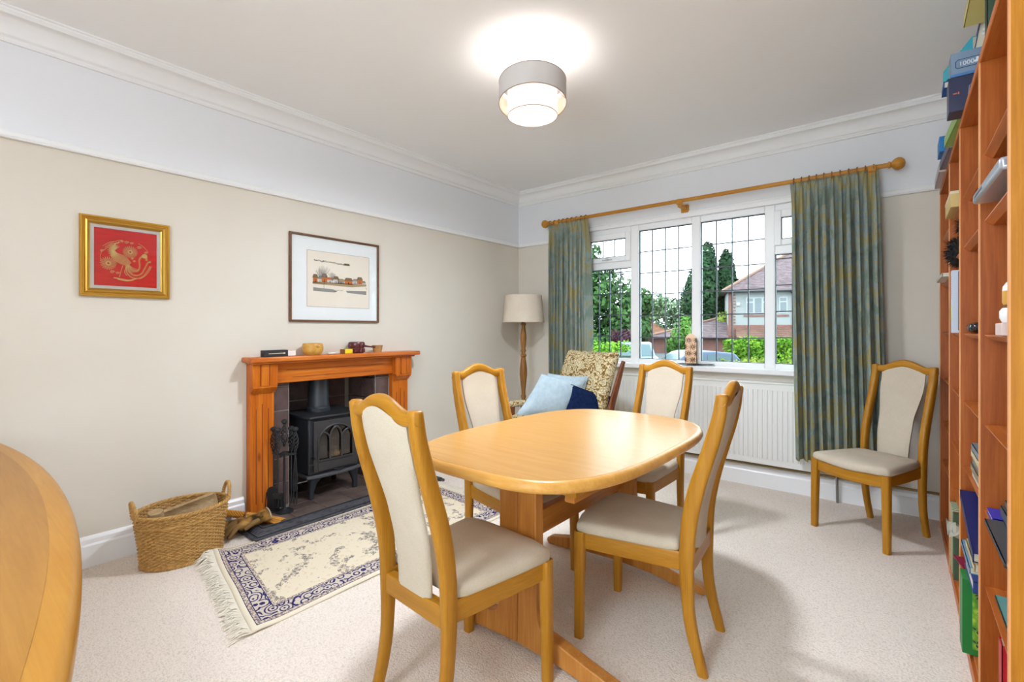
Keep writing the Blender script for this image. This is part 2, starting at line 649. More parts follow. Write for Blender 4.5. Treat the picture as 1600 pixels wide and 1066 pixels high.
# glass and leading
def leaded(a, b, z0, z1, vs, hs, yy=0.05):
    m = MB(); m.box(a, b, yy - 0.002, yy + 0.002, z0, z1)
    gl = m.build('pane', pane_glass, win, smooth=0)
    m = MB(); w = 0.0042
    for x in vs:
        m.box(x - w, x + w, yy - 0.005, yy + 0.005, z0, z1)
    for z in hs:
        m.box(a, b, yy - 0.0055, yy + 0.0055, z - w, z + w)
    m.box(a, a + 0.006, yy - 0.012, yy + 0.006, z0, z1).box(b - 0.006, b, yy - 0.012, yy + 0.006, z0, z1)
    m.box(a, b, yy - 0.012, yy + 0.006, z1 - 0.007, z1).box(a, b, yy - 0.012, yy + 0.006, z0, z0 + 0.005)
    m.build('leading', lead, gl, smooth=0)
for i, (a, b) in enumerate(gx):
    if i in (1, 2):
        w = (b - a) / 4
        h = (zt - zb) / 6
        leaded(a, b, zb, zt, [a + w * k for k in (1, 2, 3)], [zb + h * k for k in range(1, 6)])
    else:
        w = (b - a) / 4
        h = 0.2
        leaded(a, b, zb, 1.776, [a + w * k for k in (1, 2, 3)], [zb + h * k for k in range(1, 5)])
        leaded(a + 0.046, b - 0.044, 1.884, 2.048, [a + 0.046 + 0.125, a + 0.046 + 0.25], [], 0.015)
# casing round the opening, reveal and sill
m = MB()
m.box(WX0 - 0.05, WX1 + 0.05, -0.014, 0.02, WZ1 - 0.005, WZ1 + 0.045)
m.box(WX0 - 0.05, WX0, -0.014, 0.02, WZ0, WZ1).box(WX1, WX1 + 0.05, -0.014, 0.02, WZ0, WZ1)
m.box(WX0 - 0.05, WX1 + 0.05, -0.022, 0.0, WZ1 + 0.030, WZ1 + 0.045)
m.build('window_casing', white_gloss, win, bevel=0.004)
m = MB(); m.box(WX0 - 0.06, WX1 + 0.06, -0.055, FY0 + 0.01, 0.862, 0.905)
m.build('window_sill', white_gloss, win, bevel=0.008, seg=3)
m = MB(); m.box(WX0, WX1, FY1, 0.18, 0.84, 0.88)
m.build('outer_sill', upvc, win, bevel=0.005)

# unseen rear window behind the camera, added to let in more daylight
win2 = bpy.data.objects.new('added_window', None); C.objects.link(win2); struct(win2)
m = MB(); ya, yb = RY - 0.12, RY - 0.06
m.box(NX0, NX0 + 0.06, ya, yb, NZ0, NZ1).box(NX1 - 0.06, NX1, ya, yb, NZ0, NZ1).box(NX0, NX1, ya, yb, NZ0, NZ0 + 0.06).box(NX0, NX1, ya, yb, NZ1 - 0.06, NZ1)
m.box((NX0 + NX1) / 2 - 0.03, (NX0 + NX1) / 2 + 0.03, ya, yb, NZ0, NZ1)
m.build('window_frame', upvc, win2, bevel=0.005)
m = MB(); m.box(NX0, NX1, RY - 0.092, RY - 0.088, NZ0, NZ1)
m.build('pane', added_glass, win2, smooth=0)

# ---------------------------------------------------------------- chairs
def make_chair():
    t = thing('dining_chair', 'x', 'chair')
    # back posts that run down into the rear legs
    ey = [(0, -.052), (.06, -.036), (.12, -.020), (.2, -.006), (.3, 0.0), (.42, 0.0), (.5, -.005), (.58, -.017), (.66, -.036), (.74, -.060), (.82, -.084), (.9, -.104), (.94, -.110), (.976, -.115)]
    dep = [(0, .036), (.2, .042), (.42, .052), (.6, .056), (.8, .050), (.984, .040)]
    wid = [(0, .030), (.42, .034), (.7, .036), (.9, .038), (.984, .038)]
    def py_(z):
        for (a, b), (c, d) in zip(ey, ey[1:]):
            if z <= c:
                return b + (d - b) * (z - a) / (c - a)
        return ey[-1][1]
    path = catmull([(b, a) for a, b in ey], 3)
    for s in (-1, 1):
        m = MB(); rings = []
        for i, (y, z) in enumerate(path):
            a = Vector(path[max(i - 1, 0)]); b = Vector(path[min(i + 1, len(path) - 1)])
            tt = Vector((0, b[0] - a[0], b[1] - a[1])).normalized()
            ay = Vector((0, tt.z, -tt.y))
            if z < 0.02: ay = Vector((0, 1, 0))
            x = s * interp([(0, .153), (.42, .158), (.984, .157)], z)
            rings.append(section((x, y, max(z, 0.0)), (1, 0, 0), ay, interp(wid, z), interp(dep, z), 3.2))
        y, z = path[-1]
        rings.append(section((s * .157, y + .001, z + .006), (1, 0, 0), (0, 1, 0), .028, .030, 2.6))
        m.rings(rings)
        m.build('back_leg', oak('z'), t, smooth=50)
    # crest rail
    m = MB(); rings = []
    cp = catmull([(-.171, .961), (-.166, .960), (-.140, .9575), (-.110, .957), (-.075, .970), (-.04, .986), (0, .9935), (.04, .986), (.075, .970), (.110, .957), (.140, .9575), (.166, .960), (.171, .961)], 4)
    for i, (x, z) in enumerate(cp):
        a = cp[max(i - 1, 0)]; b = cp[min(i + 1, len(cp) - 1)]
        tt = Vector((b[0] - a[0], 0, b[1] - a[1])).normalized()
        up = Vector((-tt.z, 0, tt.x))
        q = 1 - (x / .177) ** 2
        e_ = .85 if abs(x) > .1705 else 1
        rings.append(section((x, -.112 - .012 * q, z), up, (0, 1, 0), .040 * e_ + .006 * q, .034 * e_ - .002 * q, 3.0))
    m.rings(rings)
    m.build('crest_rail', oak('x'), t, smooth=50)
    # upholstered panel between the posts
    m = MB(); rings = []
    def crest_z(x):
        for (a, b), (c, d) in zip(cp, cp[1:]):
            if a <= x <= c: return b + (d - b) * (x - a) / (c - a)
        return .957
    NZ = 22; NXp = 12
    F, B = [], []
    def grid(m, fn, nu, nv, flip=False):
        vs = [fn(i / (nu - 1), j / (nv - 1)) for j in range(nv) for i in range(nu)]
        fs = []
        for j in range(nv - 1):
            for i in range(nu - 1):
                q = (j * nu + i, j * nu + i + 1, (j + 1) * nu + i + 1, (j + 1) * nu + i)
                fs.append(q if not flip else tuple(reversed(q)))
        m.add(vs, fs)
    rings = []
    for j in range(NZ + 1):
        v = j / NZ
        ring = []
        base = []
        K = 14
        hw = interp([(0, .083), (.45, .092), (.85, .117), (1, .118)], v)
        for i in range(K):
            base.append((-1 + 2 * i / (K - 1), 1))
        for i in range(K):
            base.append((1 - 2 * i / (K - 1), -1))
        for u, sd in base:
            x = u * hw
            ztop = crest_z(x) - .012
            z = .40 + (ztop - .40) * v
            th = .016 * (1 - abs(u) ** 6 * .75)
            y = py_(z) - .004 - .010 * (1 - u * u) * v + sd * th
            ring.append((x, y, z))
        rings.append(ring)
    m.rings(rings)
    m.build('back_panel', seat_fab, t, smooth=60)
    # front legs
    for s in (-1, 1):
        m = MB()
        rings = [section((s * .201, .398, 0), (1, 0, 0), (0, 1, 0), .034, .034, 4),
                 section((s * .199, .397, .2), (1, 0, 0), (0, 1, 0), .038, .038, 4),
                 section((s * .196, .395, .416), (1, 0, 0), (0, 1, 0), .042, .042, 4)]
        m.rings(rings)
        m.build('front_leg', oak('z'), t, smooth=40)
    # rails
    for s in (-1, 1):
        m = MB()
        pts = [(.387, .189), (.0, .150)]
        rings = []
        for y, x in pts:
            rings.append(section((s * x, y, .381), (1, 0, 0), (0, 0, 1), .022, .068, 7))
        m.rings(rings)
        m.build('side_rail', oak('y'), t, smooth=40)
    m = MB()
    rings = []
    for i in range(13):
        u = -1 + i / 6
        rings.append(section((u * .182, .392 + .026 * (1 - u * u), .381 - .004 * (1 - u * u)), (0, 1, 0), (0, 0, 1), .022, .066, 7))
    m.rings(rings)
    m.build('front_rail', oak('x'), t, smooth=40)
    m = MB(); m.box(-.142, .142, -.018, .016, .340, .404)
    m.build('back_rail', oak('x'), t, bevel=.004)
    # seat cushion
    m = MB()
    out = []
    for i in range(21):      # front edge left to right, bowed
        u = -1 + i / 10
        out.append((u * .205, .408 + .034 * (1 - u * u)))
    out = [(-.214, .395)] + out + [(.214, .395)]
    out += [(.205, .30), (.190, .18), (.172, .06), (.160, .032), (.140, .027), (0, .024), (-.140, .027), (-.160, .032), (-.172, .06), (-.190, .18), (-.205, .30)]
    rings = []
    for k, (f, z) in enumerate([(.965, .412), (.992, .417), (1.0, .426), (.997, .438), (.975, .449), (.93, .455), (.80, .459), (.55, .462), (.25, .463), (.01, .463)]):
        rings.append([(x * f, .22 + (y - .22) * f, z - .006 * (abs(x) < .12) * (y > .4) * (1 - (x / .12) ** 2) * (f > .9)) for x, y in out])
    m.rings(rings)
    m.build('seat', seat_fab, t, smooth=60)
    return t


chair = make_chair()
CH = [((2.036, -3.083), -3.9, 'pale oak dining chair with its back to us, in front of the table'),
      ((1.515, -2.137), -97.7, 'pale oak dining chair on the fireplace side of the table, facing right'),
      ((2.059, -1.268), 172.5, 'pale oak dining chair at the far end of the table, by the armchair'),
      ((2.604, -2.192), 95.0, 'pale oak dining chair seen side-on at the right side of the table'),
      ((3.163, -.347), 151.1, 'pale oak dining chair standing alone between the curtain and the bookcase')]
for i, (p, a, lab) in enumerate(CH):
    o = chair if i == 0 else copy_tree(chair)
    o.location = (p[0], p[1], 0)
    o.rotation_euler = (0, 0, R(a))
    tag(o, lab, 'chair', 'oak dining chairs with cream fabric seats')

# ---------------------------------------------------------------- main table
T = thing('dining_table', 'long oak extending dining table with rounded ends on a trestle base', 'table', (2.088, -2.247, 0), 0)
def table_slab(a, b, k, z1, th, n=160, yclip=None):
    """rounded-edge top: returns rings"""
    prof = [(-.03, z1 - th), (-.012, z1 - th + .001), (-.004, z1 - th + .005), (0, z1 - th + .012), (0.001, z1 - th + .02), (-.001, z1 - .014), (-.005, z1 - .006), (-.012, z1 - .0015), (-.02, z1)]
    return [[(x, y, z) for x, y in sup(n, a + d, b + d, k)] for d, z in prof]
SEAM = .49
def clip_slab(rings, lo, hi):
    out = []
    for r in rings:
        a, b = max(p[0] for p in r), max(p[1] for p in r)
        q = []
        for x, y, z in r:
            c = min(max(y, lo), hi)
            if c != y:
                xs = a * (1 - (abs(c) / b) ** K_) ** (1 / K_)
                x = min(max(x, -xs), xs)
            q.append((x, c, z))
        out.append(q)
    return out
A_, B_, K_ = .447, .684, 3.4
full = table_slab(A_, B_, K_, .745, .040)
m = MB(); m.rings(clip_slab(full, -9, SEAM - .0008))
m.build('table_top', oak_edge, T, smooth=50)
m = MB(); m.rings(clip_slab(full, SEAM + .0008, 9))
m.build('end_leaf', oak_edge, T, smooth=50)
m = MB()
for lo, hi in ((-9, SEAM - .0008), (SEAM + .0008, 9)):
    m.rings(clip_slab([[(x, y, z) for x, y in sup(160, A_ - .022, B_ - .022, K_)] for z in (.7448, .7456)], lo, hi))
m.build('veneer', oak_top, T, smooth=30)
# under-frame: bearers, runners
for y_ in (-.42, .42):
    m = MB(); m.box(-.27, .27, y_, y_ + .05, .635, .705)
    m.build('bearer', oak('x'), T, bevel=.003)
for s in (-1, 1):
    m = MB(); m.box(s * .235 - .02, s * .235 + .02, -.44, .50, .66, .706)
    m.build('runner', oak('y'), T, bevel=.003)
# pedestal ends: two mirrored L-shaped boards with fillets meeting at a joint
def ped(y):
    for s in (-1, 1):
        o = [(0, .0), (s * .30, .0)]
        o = [(s * .0008, .03), (s * .18, .022), (s * .30, .004), (s * .42, 0.0), (s * .435, .012), (s * .432, .030), (s * .41, .042), (s * .30, .066), (s * .18, .096)]
        for k in range(8):
            t = k / 7 * PI / 2
            o.append((s * (.148 - .058 * math.sin(t)), .165 - .062 * math.cos(t)))
        o += [(s * .088, .20), (s * .086, .66), (s * .0008, .66)]
        if s < 0: o = list(reversed(o))
        m = MB(); m.prism(o, y - .024, y + .024, axis='y')
        m.build('pedestal', wood('oak_red_z', (168, 104, 44), (184, 120, 54), (198, 138, 70), 'z', .35, 1.4), T, smooth=40, bevel=.004)
ped(-.375); ped(.44)
m = MB(); m.box(-.018, .018, -.352, .417, .395, .492)
m.build('stretcher', wood('oak_red_y', (168, 104, 44), (184, 120, 54), (198, 138, 70), 'y', .35, 1.4), T, bevel=.004)
for x_ in (-.22, .18):
    m = MB(); m.box(x_, x_ + .04, -.352, .417, .585, .635)
    m.build('slide', MATS['oak_red_y'], T, bevel=.003)

# ---------------------------------------------------------------- near table (bottom left)
N = thing('side_table', 'oak table with a bowed rounded edge, cut off at bottom left', 'table', (1.15, -4.30, 0))
def near_outline(d):
    pts = []
    hx, hy = 1.42 + d, .513 + d
    n = 60
    for i in range(n + 1):
        x = hx * (-1 + 2 * i / n)
        u = abs(x) / hx
        y = .513 + d - .093 * x * x
        if u > .93:
            q = (u - .93) / .07
            y *= math.sqrt(max(0, 1 - q * q)) * .96 + .04 * (1 - q)
        pts.append((x, y))
    return pts + [(x, -y) for x, y in reversed(pts[1:-1])]
def near_outline2(d):
    # clipped so that it stays clear of the left wall
    return [(max(x, -1.12 - d), y) for x, y in near_outline(d)]
prof = [(-.03, .700), (-.010, .702), (-.003, .707), (0, .716), (0, .728), (-.004, .738), (-.012, .744), (-.02, .745)]
m = MB(); m.rings([[(x, y, z) for x, y in near_outline2(d)] for d, z in prof])
m.build('table_top', wood('oak_near_edge', (164, 110, 34), (178, 124, 44), (190, 138, 60), 'x', .32, 1.2, contrast=.7), N, smooth=50)
m = MB(); m.rings([[(x, y, z) for x, y in near_outline2(-.05)] for z in (.7448, .7458)])
m.build('veneer', oak_near, N, smooth=30)
for sx in (-.85, .95):
    for sy in (-.30, .26):
        m = MB(); m.rings([section((sx, sy, z), (1, 0, 0), (0, 1, 0), w, w, 4) for z, w in ((0, .045), (.35, .055), (.70, .065))])
        m.build('leg', oak('z'), N, smooth=40)
m = MB(); m.box(-.85, .95, .245, .270, .61, .70).box(-.85, .95, -.31, -.285, .61, .70).box(-.86, -.835, -.30, .26, .61, .70).box(.935, .96, -.30, .26, .61, .70)
m.build('apron', oak('x'), N, bevel=.003)

# ---------------------------------------------------------------- fireplace
FP = thing('fireplace', 'orange pine fire surround with corbels and tiled opening on the left wall', 'fireplace', (0, -2.15, 0))
def fbox(m, x0, x1, y0, y1, z0, z1):
    return m.box(x0, x1, y0 + 2.15, y1 + 2.15, z0, z1)
# shelf with moulded edge
m = MB(); fbox(m, 0.001, .145, -2.80, -1.48, .998, 1.030)
m.build('shelf', pine_top, FP, bevel=.008, seg=3)
m = MB(); fbox(m, 0.001, .105, -2.775, -1.505, .984, .998)
m.build('shelf_moulding', pine_top, FP, bevel=.005)
m = MB(); fbox(m, 0.001, .052, -2.62, -1.69, .852, .984)
fr = m.build('frieze', pine, FP, bevel=.004)
m = MB()
fbox(m, .052, .0535, -2.54, -1.77, .935, .938); fbox(m, .052, .0535, -2.50, -1.81, .885, .888)
m.build('carved_line', mat('pine_groove', (110, 52, 18), .7), fr, smooth=0)
for y0, y1 in ((-2.77, -2.62), (-1.69, -1.54)):
    m = MB(); fbox(m, 0.001, .055, y0, y1, 0.0, .984)
    lg = m.build('pilaster', pine_z, FP, bevel=.004)
    m = MB()
    for k in (0.25, .5, .75):
        yy = y0 + (y1 - y0) * k
        fbox(m, .055, .0562, yy - .0022, yy + .0022, .10, .70 + .03 * (k == .5))
    m.build('flute', mat('pine_groove'), lg, smooth=0)
    # corbel: fluted block with stepped foot
    m = MB()
    w = y1 - y0
    segs = [(y0 - .004, y0 + w * .30, .100), (y0 + w * .33, y0 + w * .66, .104), (y0 + w * .69, y1 + .004, .100)]
    fbox(m, .055, .088, y0, y1, .835, .984)
    for a, b, d in segs:
        fbox(m, .055, d, a, b, .845, .984)
    m.build('corbel', pine_z, FP, bevel=.004)
    m = MB()
    o = [(.055, .80), (.068, .802), (.078, .815), (.092, .825), (.100, .836), (.100, .846), (.055, .846)]
    m.prism(o, y0 + 2.15, y1 + 2.15, axis='y')
    m.build('corbel_foot', pine_z, FP, bevel=.002)
# tile slips and recess lined with tiles: separate tiles standing on a grout bed
m = MB()
fbox(m, -.38, .004, -2.63, -2.50, .0, .90); fbox(m, -.38, .004, -1.82, -1.68, 0, .90)
fbox(m, -.385, -.365, -2.50, -1.82, 0, .90); fbox(m, -.38, .003, -2.50, -1.82, .878, .92)
bed = m.build('grout_bed', grout, FP, smooth=0)
m = MB()
TH, GP = .152, .007
def tile_rows(z0, z1):
    zz = z0
    out = []
    while zz < z1 - .02:
        out.append((zz, min(zz + TH, z1)))
        zz += TH + GP
    return out
for (a, b) in tile_rows(.032, .878):
    fbox(m, .002, .010, -2.615, -2.506, a, b); fbox(m, .002, .010, -1.814, -1.70, a, b)
    # side cheeks
    xx = -.004
    while xx > -.34:
        x2 = max(xx - TH, -.358)
        fbox(m, x2, xx, -2.502, -2.494, a, b); fbox(m, x2, xx, -1.826, -1.818, a, b)
        xx = x2 - GP
    yy = -2.49
    while yy < -1.86:
        y2 = min(yy + TH, -1.83)
        fbox(m, -.367, -.358, yy, y2, a, b)
        yy = y2 + GP
m.build('tiles', tile_m, bed, smooth=30, bevel=.0015)
# hearth: raised tiled slab
HE = thing('hearth', 'dark tiled hearth slab with a cast iron fender in front of the stove', 'hearth', (0.2, -2.15, 0))
def hbox(m, x0, x1, y0, y1, z0, z1):
    return m.box(x0 - .2, x1 - .2, y0 + 2.15, y1 + 2.15, z0, z1)
m = MB(); hbox(m, .056, .315, -2.80, -1.50, 0, .026); hbox(m, -.355, .056, -2.492, -1.828, 0, .026)
m.build('slab', grout, HE, smooth=0)
m = MB()
yy = -2.79; k = 0
for (xa, xb, ya, yb) in ((.17, .312, -2.79, -1.51), (.06, .163, -2.79, -1.51)):
    yy = ya
    while yy < yb - .01:
        y2 = min(yy + .2, yb)
        hbox(m, xa, xb, yy, y2, .026, .032)
        yy = y2 + .006
for (xa, xb) in ((-.14, .054), (-.35, -.146)):
    yy = -2.49
    while yy < -1.84:
        y2 = min(yy + .2, -1.832)
        hbox(m, xa, xb, yy, y2, .026, .032)
        yy = y2 + .006
m.build('tiles', hearth_tile, HE, bevel=.0015)
fender_m = mat('fender_iron', (58, 58, 62), 0.55)
g = NT(fender_m)
v = g.coords(scale=(60, 26, 60))
d = g.vor(v, 1.0)
g.color(g.ramp(d, [(0.1, (36, 36, 40)), (0.5, (74, 74, 80))]))
g.bump(d, 0.8, 0.004)
# fender bar: sloped face, mitred returns
m = MB()
pf = [(.0, .0), (.0, .018), (-.012, .022), (-.062, .050), (-.075, .050), (-.080, .040), (-.080, 0)]
def fpath(d, z):
    return [(.045 - .2, -2.875 - d + 2.15, z), (.395 + d - .2, -2.875 - d + 2.15, z), (.395 + d - .2, -1.445 + d + 2.15, z), (.045 - .2, -1.445 + d + 2.15, z)]
paths = [fpath(d, z) for d, z in pf]
m.rings([[p[i] for p in paths] for i in range(4)])
m.build('fender', fender_m, HE, smooth=30)
m = MB()
for d, z in ((-.014, .023), (-.060, .050)):
    pp = [(p[0], p[1], z + .002) for p in fpath(d, z)]
    m.tube(pp, .0035, 5)
m.build('fender_bead', iron, HE)

# ---------------------------------------------------------------- stove
ST = thing('wood_stove', 'black cast iron stove with arched glazed door and round flue', 'stove', (-.10, -2.20, .032))
m = MB(); m.box(-.17, .165, -.195, .195, .165, .555)
m.build('body', iron_blue, ST, bevel=.012, seg=3)
m = MB()
m.prism([(-.19, -.215), (.15, -.215), (.19, -.20), (.195, -.19), (.195, .19), (.19, .20), (.15, .215), (-.19, .215)], .555, .572)
m.build('top_plate', iron, ST, bevel=.005)
m = MB()
o = [(-.18, -.205), (.14, -.205)] + [(.20 - .03 * abs(u) ** 2, .215 * u) for u in [-.98, -.9, -.6, -.3, 0, .3, .6, .9, .98]] + [(.14, .205), (-.18, .205)]
m.prism(o, .142, .165)
m.build('base_plate', mat('worn_iron', (74, 74, 78), .6), ST, bevel=.005)
m = MB()
m.lathe([(.068, .572), (.08, .574), (.08, .60), (.074, .608), (.074, .63), (.070, .64), (.070, .90)], 28, cx=-.02, cy=-.02)
m.build('flue', iron_blue, ST)
for sx, sy in ((.15, -.17), (.15, .17), (-.14, -.17), (-.14, .17)):
    m = MB()
    rings = []
    for z, w, off in ((.0, .030, .0), (.012, .034, .0), (.05, .034, .0), (.11, .052, .012), (.143, .085, .026)):
        rings.append(section((sx, sy - math.copysign(off, sy), z), (1, 0, 0), (0, 1, 0), w, w, 4))
    m.rings(rings)
    m.build('leg', iron_blue, ST)
# door with rounded arch opening and gothic tracery
dm = mat('door_iron', (52, 50, 52), .45)
X0 = .167
m = MB()
def plate_with_hole(m, y0, y1, z0, z1, hole, x0, x1):
    """rectangular plate in the y-z plane with a hole given as an outline, made by joining the two loops"""
    n = len(hole)
    cy, cz = sum(p[0] for p in hole) / n, sum(p[1] for p in hole) / n
    outer = []
    for (a, b) in hole:
        dy, dz = a - cy, b - cz
        t = 1e9
        if dy > 0: t = min(t, (y1 - cy) / dy)
        if dy < 0: t = min(t, (y0 - cy) / dy)
        if dz > 0: t = min(t, (z1 - cz) / dz)
        if dz < 0: t = min(t, (z0 - cz) / dz)
        outer.append((cy + dy * t, cz + dz * t))
    # snap nearest to the corners
    for q in ((y0, z0), (y0, z1), (y1, z0), (y1, z1)):
        i = min(range(n), key=lambda k: (outer[k][0] - q[0]) ** 2 + (outer[k][1] - q[1]) ** 2)
        outer[i] = q
    r = [[(x0, a, b) for a, b in outer], [(x1, a, b) for a, b in outer], [(x1, a, b) for a, b in hole], [(x0, a, b) for a, b in hole]]
    m.rings(r, closed=True)
AW, AZ0, AZ1 = .135, .262, .385        # half width, bottom, spring line
hole = [(-AW, AZ0 + (AZ1 - AZ0) * k / 6) for k in range(7)]
for k in range(1, 24):
    t = PI - PI * k / 24
    hole.append((AW * math.cos(t), AZ1 + .115 * math.sin(t)))
hole += [(AW, AZ1 - (AZ1 - AZ0) * k / 6) for k in range(7)]
hole += [(AW - 2 * AW * k / 16, AZ0) for k in range(1, 16)]
plate_with_hole(m, -.165, .165, .185, .535, hole, X0, X0 + .016)
door = m.build('door', dm, ST, smooth=30, bevel=.003)
m = MB()
ring = [(X0 + .018, a, b) for a, b in hole[:38]]
m.tube(ring, .006, 6)
m.tube([(X0 + .018, -AW, AZ0 - .004), (X0 + .018, AW, AZ0 - .004)], .007, 6)
for yb in (-.046, .046):
    m.tube([(X0 + .014, yb, AZ0), (X0 + .014, yb, .40)], .006, 6)
def arc(y0, y1, z0, zt_):
    return [(X0 + .014, y0 + (y1 - y0) * (1 - math.cos(t)), z0 + (zt_ - z0) * math.sin(t)) for t in [PI / 2 * k / 8 for k in range(9)]]
m.tube(arc(-.046, 0, .40, .480), .006, 6); m.tube(arc(.046, 0, .40, .480), .006, 6)
m.tube(arc(-.046, -.105, .40, .455), .006, 6); m.tube(arc(.046, .105, .40, .455), .006, 6)
m.tube(arc(-.046, .02, .40, .495), .004, 6); m.tube(arc(.046, -.02, .40, .495), .004, 6)
m.build('tracery', dm, door)
sg = mat('sooty_glass', (46, 32, 20), .12, spec=.8)
g = NT(sg)
g.color(g.ramp(g.noise(g.coords(), 9, 3), [(0.42, (16, 12, 10)), (0.55, (60, 42, 24)), (0.66, (112, 86, 52))]))
m = MB(); m.box(X0 - .002, X0 + .002, -AW - .002, AW + .002, AZ0 - .002, AZ1 + .118)
m.build('glass', sg, door, smooth=0)
m = MB(); m.box(X0 + .016, X0 + .020, -.135, .135, .190, .246)
m.build('ash_panel', dm, door, bevel=.003)
m = MB()
m.tube([(X0 + .03, -.172, .285), (X0 + .04, -.172, .30), (X0 + .042, -.172, .33), (X0 + .035, -.172, .355)], [.006, .011, .012, .007], 8)
m.tube([(X0, -.172, .285), (X0 + .03, -.172, .285)], .005, 6)
m.tube([(X0 + .01, -.19, .245), (X0 + .03, -.165, .243)], .006, 6)
m.build('door_handle', iron, ST)
m = MB(); m.tube([(X0 + .03, -.02, .186), (X0 + .045, .02, .183), (X0 + .03, .05, .186)], .005, 6)
m.build('air_slider', iron, ST)

# ---------------------------------------------------------------- fire irons
FT = thing('companion_set', 'black twisted iron fire tools hanging on a stand beside the stove', 'fire tools', (.13, -2.59, .032), R(39))
m = MB()
m.lathe([(.055, 0), (.055, .008), (.03, .014), (.012, .022), (.008, .03), (.007, .36), (.014, .37), (.014, .385), (.006, .39)], 16)
m.tube([(-.075, 0, .375), (-.03, 0, .368), (0, 0, .378), (.03, 0, .368), (.075, 0, .375)], .009, 6)
m.tube([(0, -.05, .37), (0, 0, .378), (0, .05, .37)], .008, 6)
m.build('stand', iron, FT)
def twist_handle(m, x, y, z0, z1):
    for ph in range(4):
        pts = []
        for k in range(15):
            t = k / 14
            r = .015 * math.sin(PI * t) + .003
            a = ph * PI / 2 + t * 2.6 * PI
            pts.append((x + r * math.cos(a), y + r * math.sin(a), z0 + (z1 - z0) * t))
        m.tube(pts, .0035, 5)
    m.sphere((x, y, z1 + .016), .020, 10, sc=(1, 1, .8))
    m.lathe([(.008, z1 - .004), (.011, z1), (.008, z1 + .004)], 10, cx=x, cy=y)
m = MB(); twist_handle(m, 0, 0, .42, .565)
m.build('stand_handle', iron, FT)
spots = [(-.07, .0, 'shovel'), (-.028, -.028, 'brush'), (.03, .03, 'poker'), (.07, 0, 'tongs')]
for x, y, kind in spots:
    m = MB()
    twist_handle(m, x, y, .385, .515)
    m.tube([(x, y, .385), (x, y, .13)], .0045, 6)
    if kind == 'shovel':
        rings = []
        o = []
        for k in range(13):
            t = PI * k / 12
            o.append((x + .036 * math.cos(t), .135 + .03 * math.sin(t)))
        o += [(x - .045, .04), (x - .046, .005), (x + .046, .005), (x + .045, .04)]
        m.prism(o, y - .012, y - .009, axis='y')
        m.tube([(x + .036, y - .014, .13), (x + .046, y - .02, .04), (x + .046, y - .02, .005)], .004, 5)
        m.tube([(x - .036, y - .014, .13), (x - .046, y - .02, .04), (x - .046, y - .02, .005)], .004, 5)
    if kind == 'brush':
        m.box(x - .028, x + .028, y - .014, y + .014, .095, .125)
        for i in range(60):
            a = random.Random(i)
            px, py = a.uniform(-.026, .026), a.uniform(-.012, .012)
            m.tube([(x + px, y + py, .096), (x + px * 1.15, y + py * 1.2, .035)], .0022, 4)
    if kind == 'poker':
        m.tube([(x, y, .13), (x, y, .04)], .0045, 6)
        m.tube([(x, y, .08), (x + .014, y, .07), (x + .022, y, .085)], .004, 6)
    if kind == 'tongs':
        m.tube([(x - .002, y, .36), (x - .012, y, .22), (x - .008, y, .05)], .004, 6)
        m.tube([(x + .002, y, .36), (x + .012, y, .22), (x + .008, y, .05)], .004, 6)
    m.build(kind, iron, FT)

# ---------------------------------------------------------------- log basket
BK = thing('log_basket', 'oval wicker log basket with two hooped handles by the left wall', 'basket', (.255, -3.185, 0))
def oval(t, z):
    k = interp([(0, .86), (.06, .90), (.28, 1.0)], z)
    return (.158 * k * math.cos(t), .205 * k * math.sin(t))
m = MB()
NR = 31
for i in range(NR):
    z = .006 + i * .0086
    pts = []
    for k in range(112):
        t = 2 * PI * k / 112
        x, y = oval(t, z)
        w = .0048 * math.cos(28 * t + (PI if i % 2 else 0))
        q = 1 + w / .17
        pts.append((x * q, y * q, z))
    m.tube(pts, .0043, 6, closed=True)
m.build('weave', wicker_m, BK, smooth=60)
m = MB()
for k in range(56):
    t = 2 * PI * k / 56
    m.tube([oval(t, z) + (z,) for z in (.002, .07, .14, .21, .272)], .003, 5)
m.build('stakes', wicker_m, BK, smooth=60)
m = MB()
for zc in (.268, .010, .215):
    for ph in range(3):
        pts = []
        for k in range(240):
            t = 2 * PI * k / 240
            x, y = oval(t, zc)
            a = 30 * t + ph * 2 * PI / 3
            rr = .006 if zc != .215 else .003
            q = 1 + (rr * math.cos(a) + .002) / .18
            pts.append((x * q, y * q, zc + rr * math.sin(a)))
        m.tube(pts, .0052 if zc != .215 else .004, 5, closed=True)
m.build('braided_rim', wicker_m, BK, smooth=60)
m = MB(); m.prism([oval(2 * PI * k / 32, .0) for k in range(32)], .004, .012)
m.build('base', wicker_m, BK)
for s in (-1, 1):
    m = MB()
    for ph in range(3):
        pts = []
        for k in range(50):
            t = k / 49
            a = PI * t
            x = .042 * math.cos(a)
            z = .255 + .088 * math.sin(a) ** .8
            q = 14 * t * PI + ph * 2 * PI / 3
            pts.append((x + .005 * math.cos(q) * math.cos(a), s * (.206 + .012 * math.sin(a)) + .005 * math.sin(q), z + .005 * math.cos(q)))
        m.tube(pts, .0052, 6)
    m.build('handle', wicker_m, BK, smooth=60)
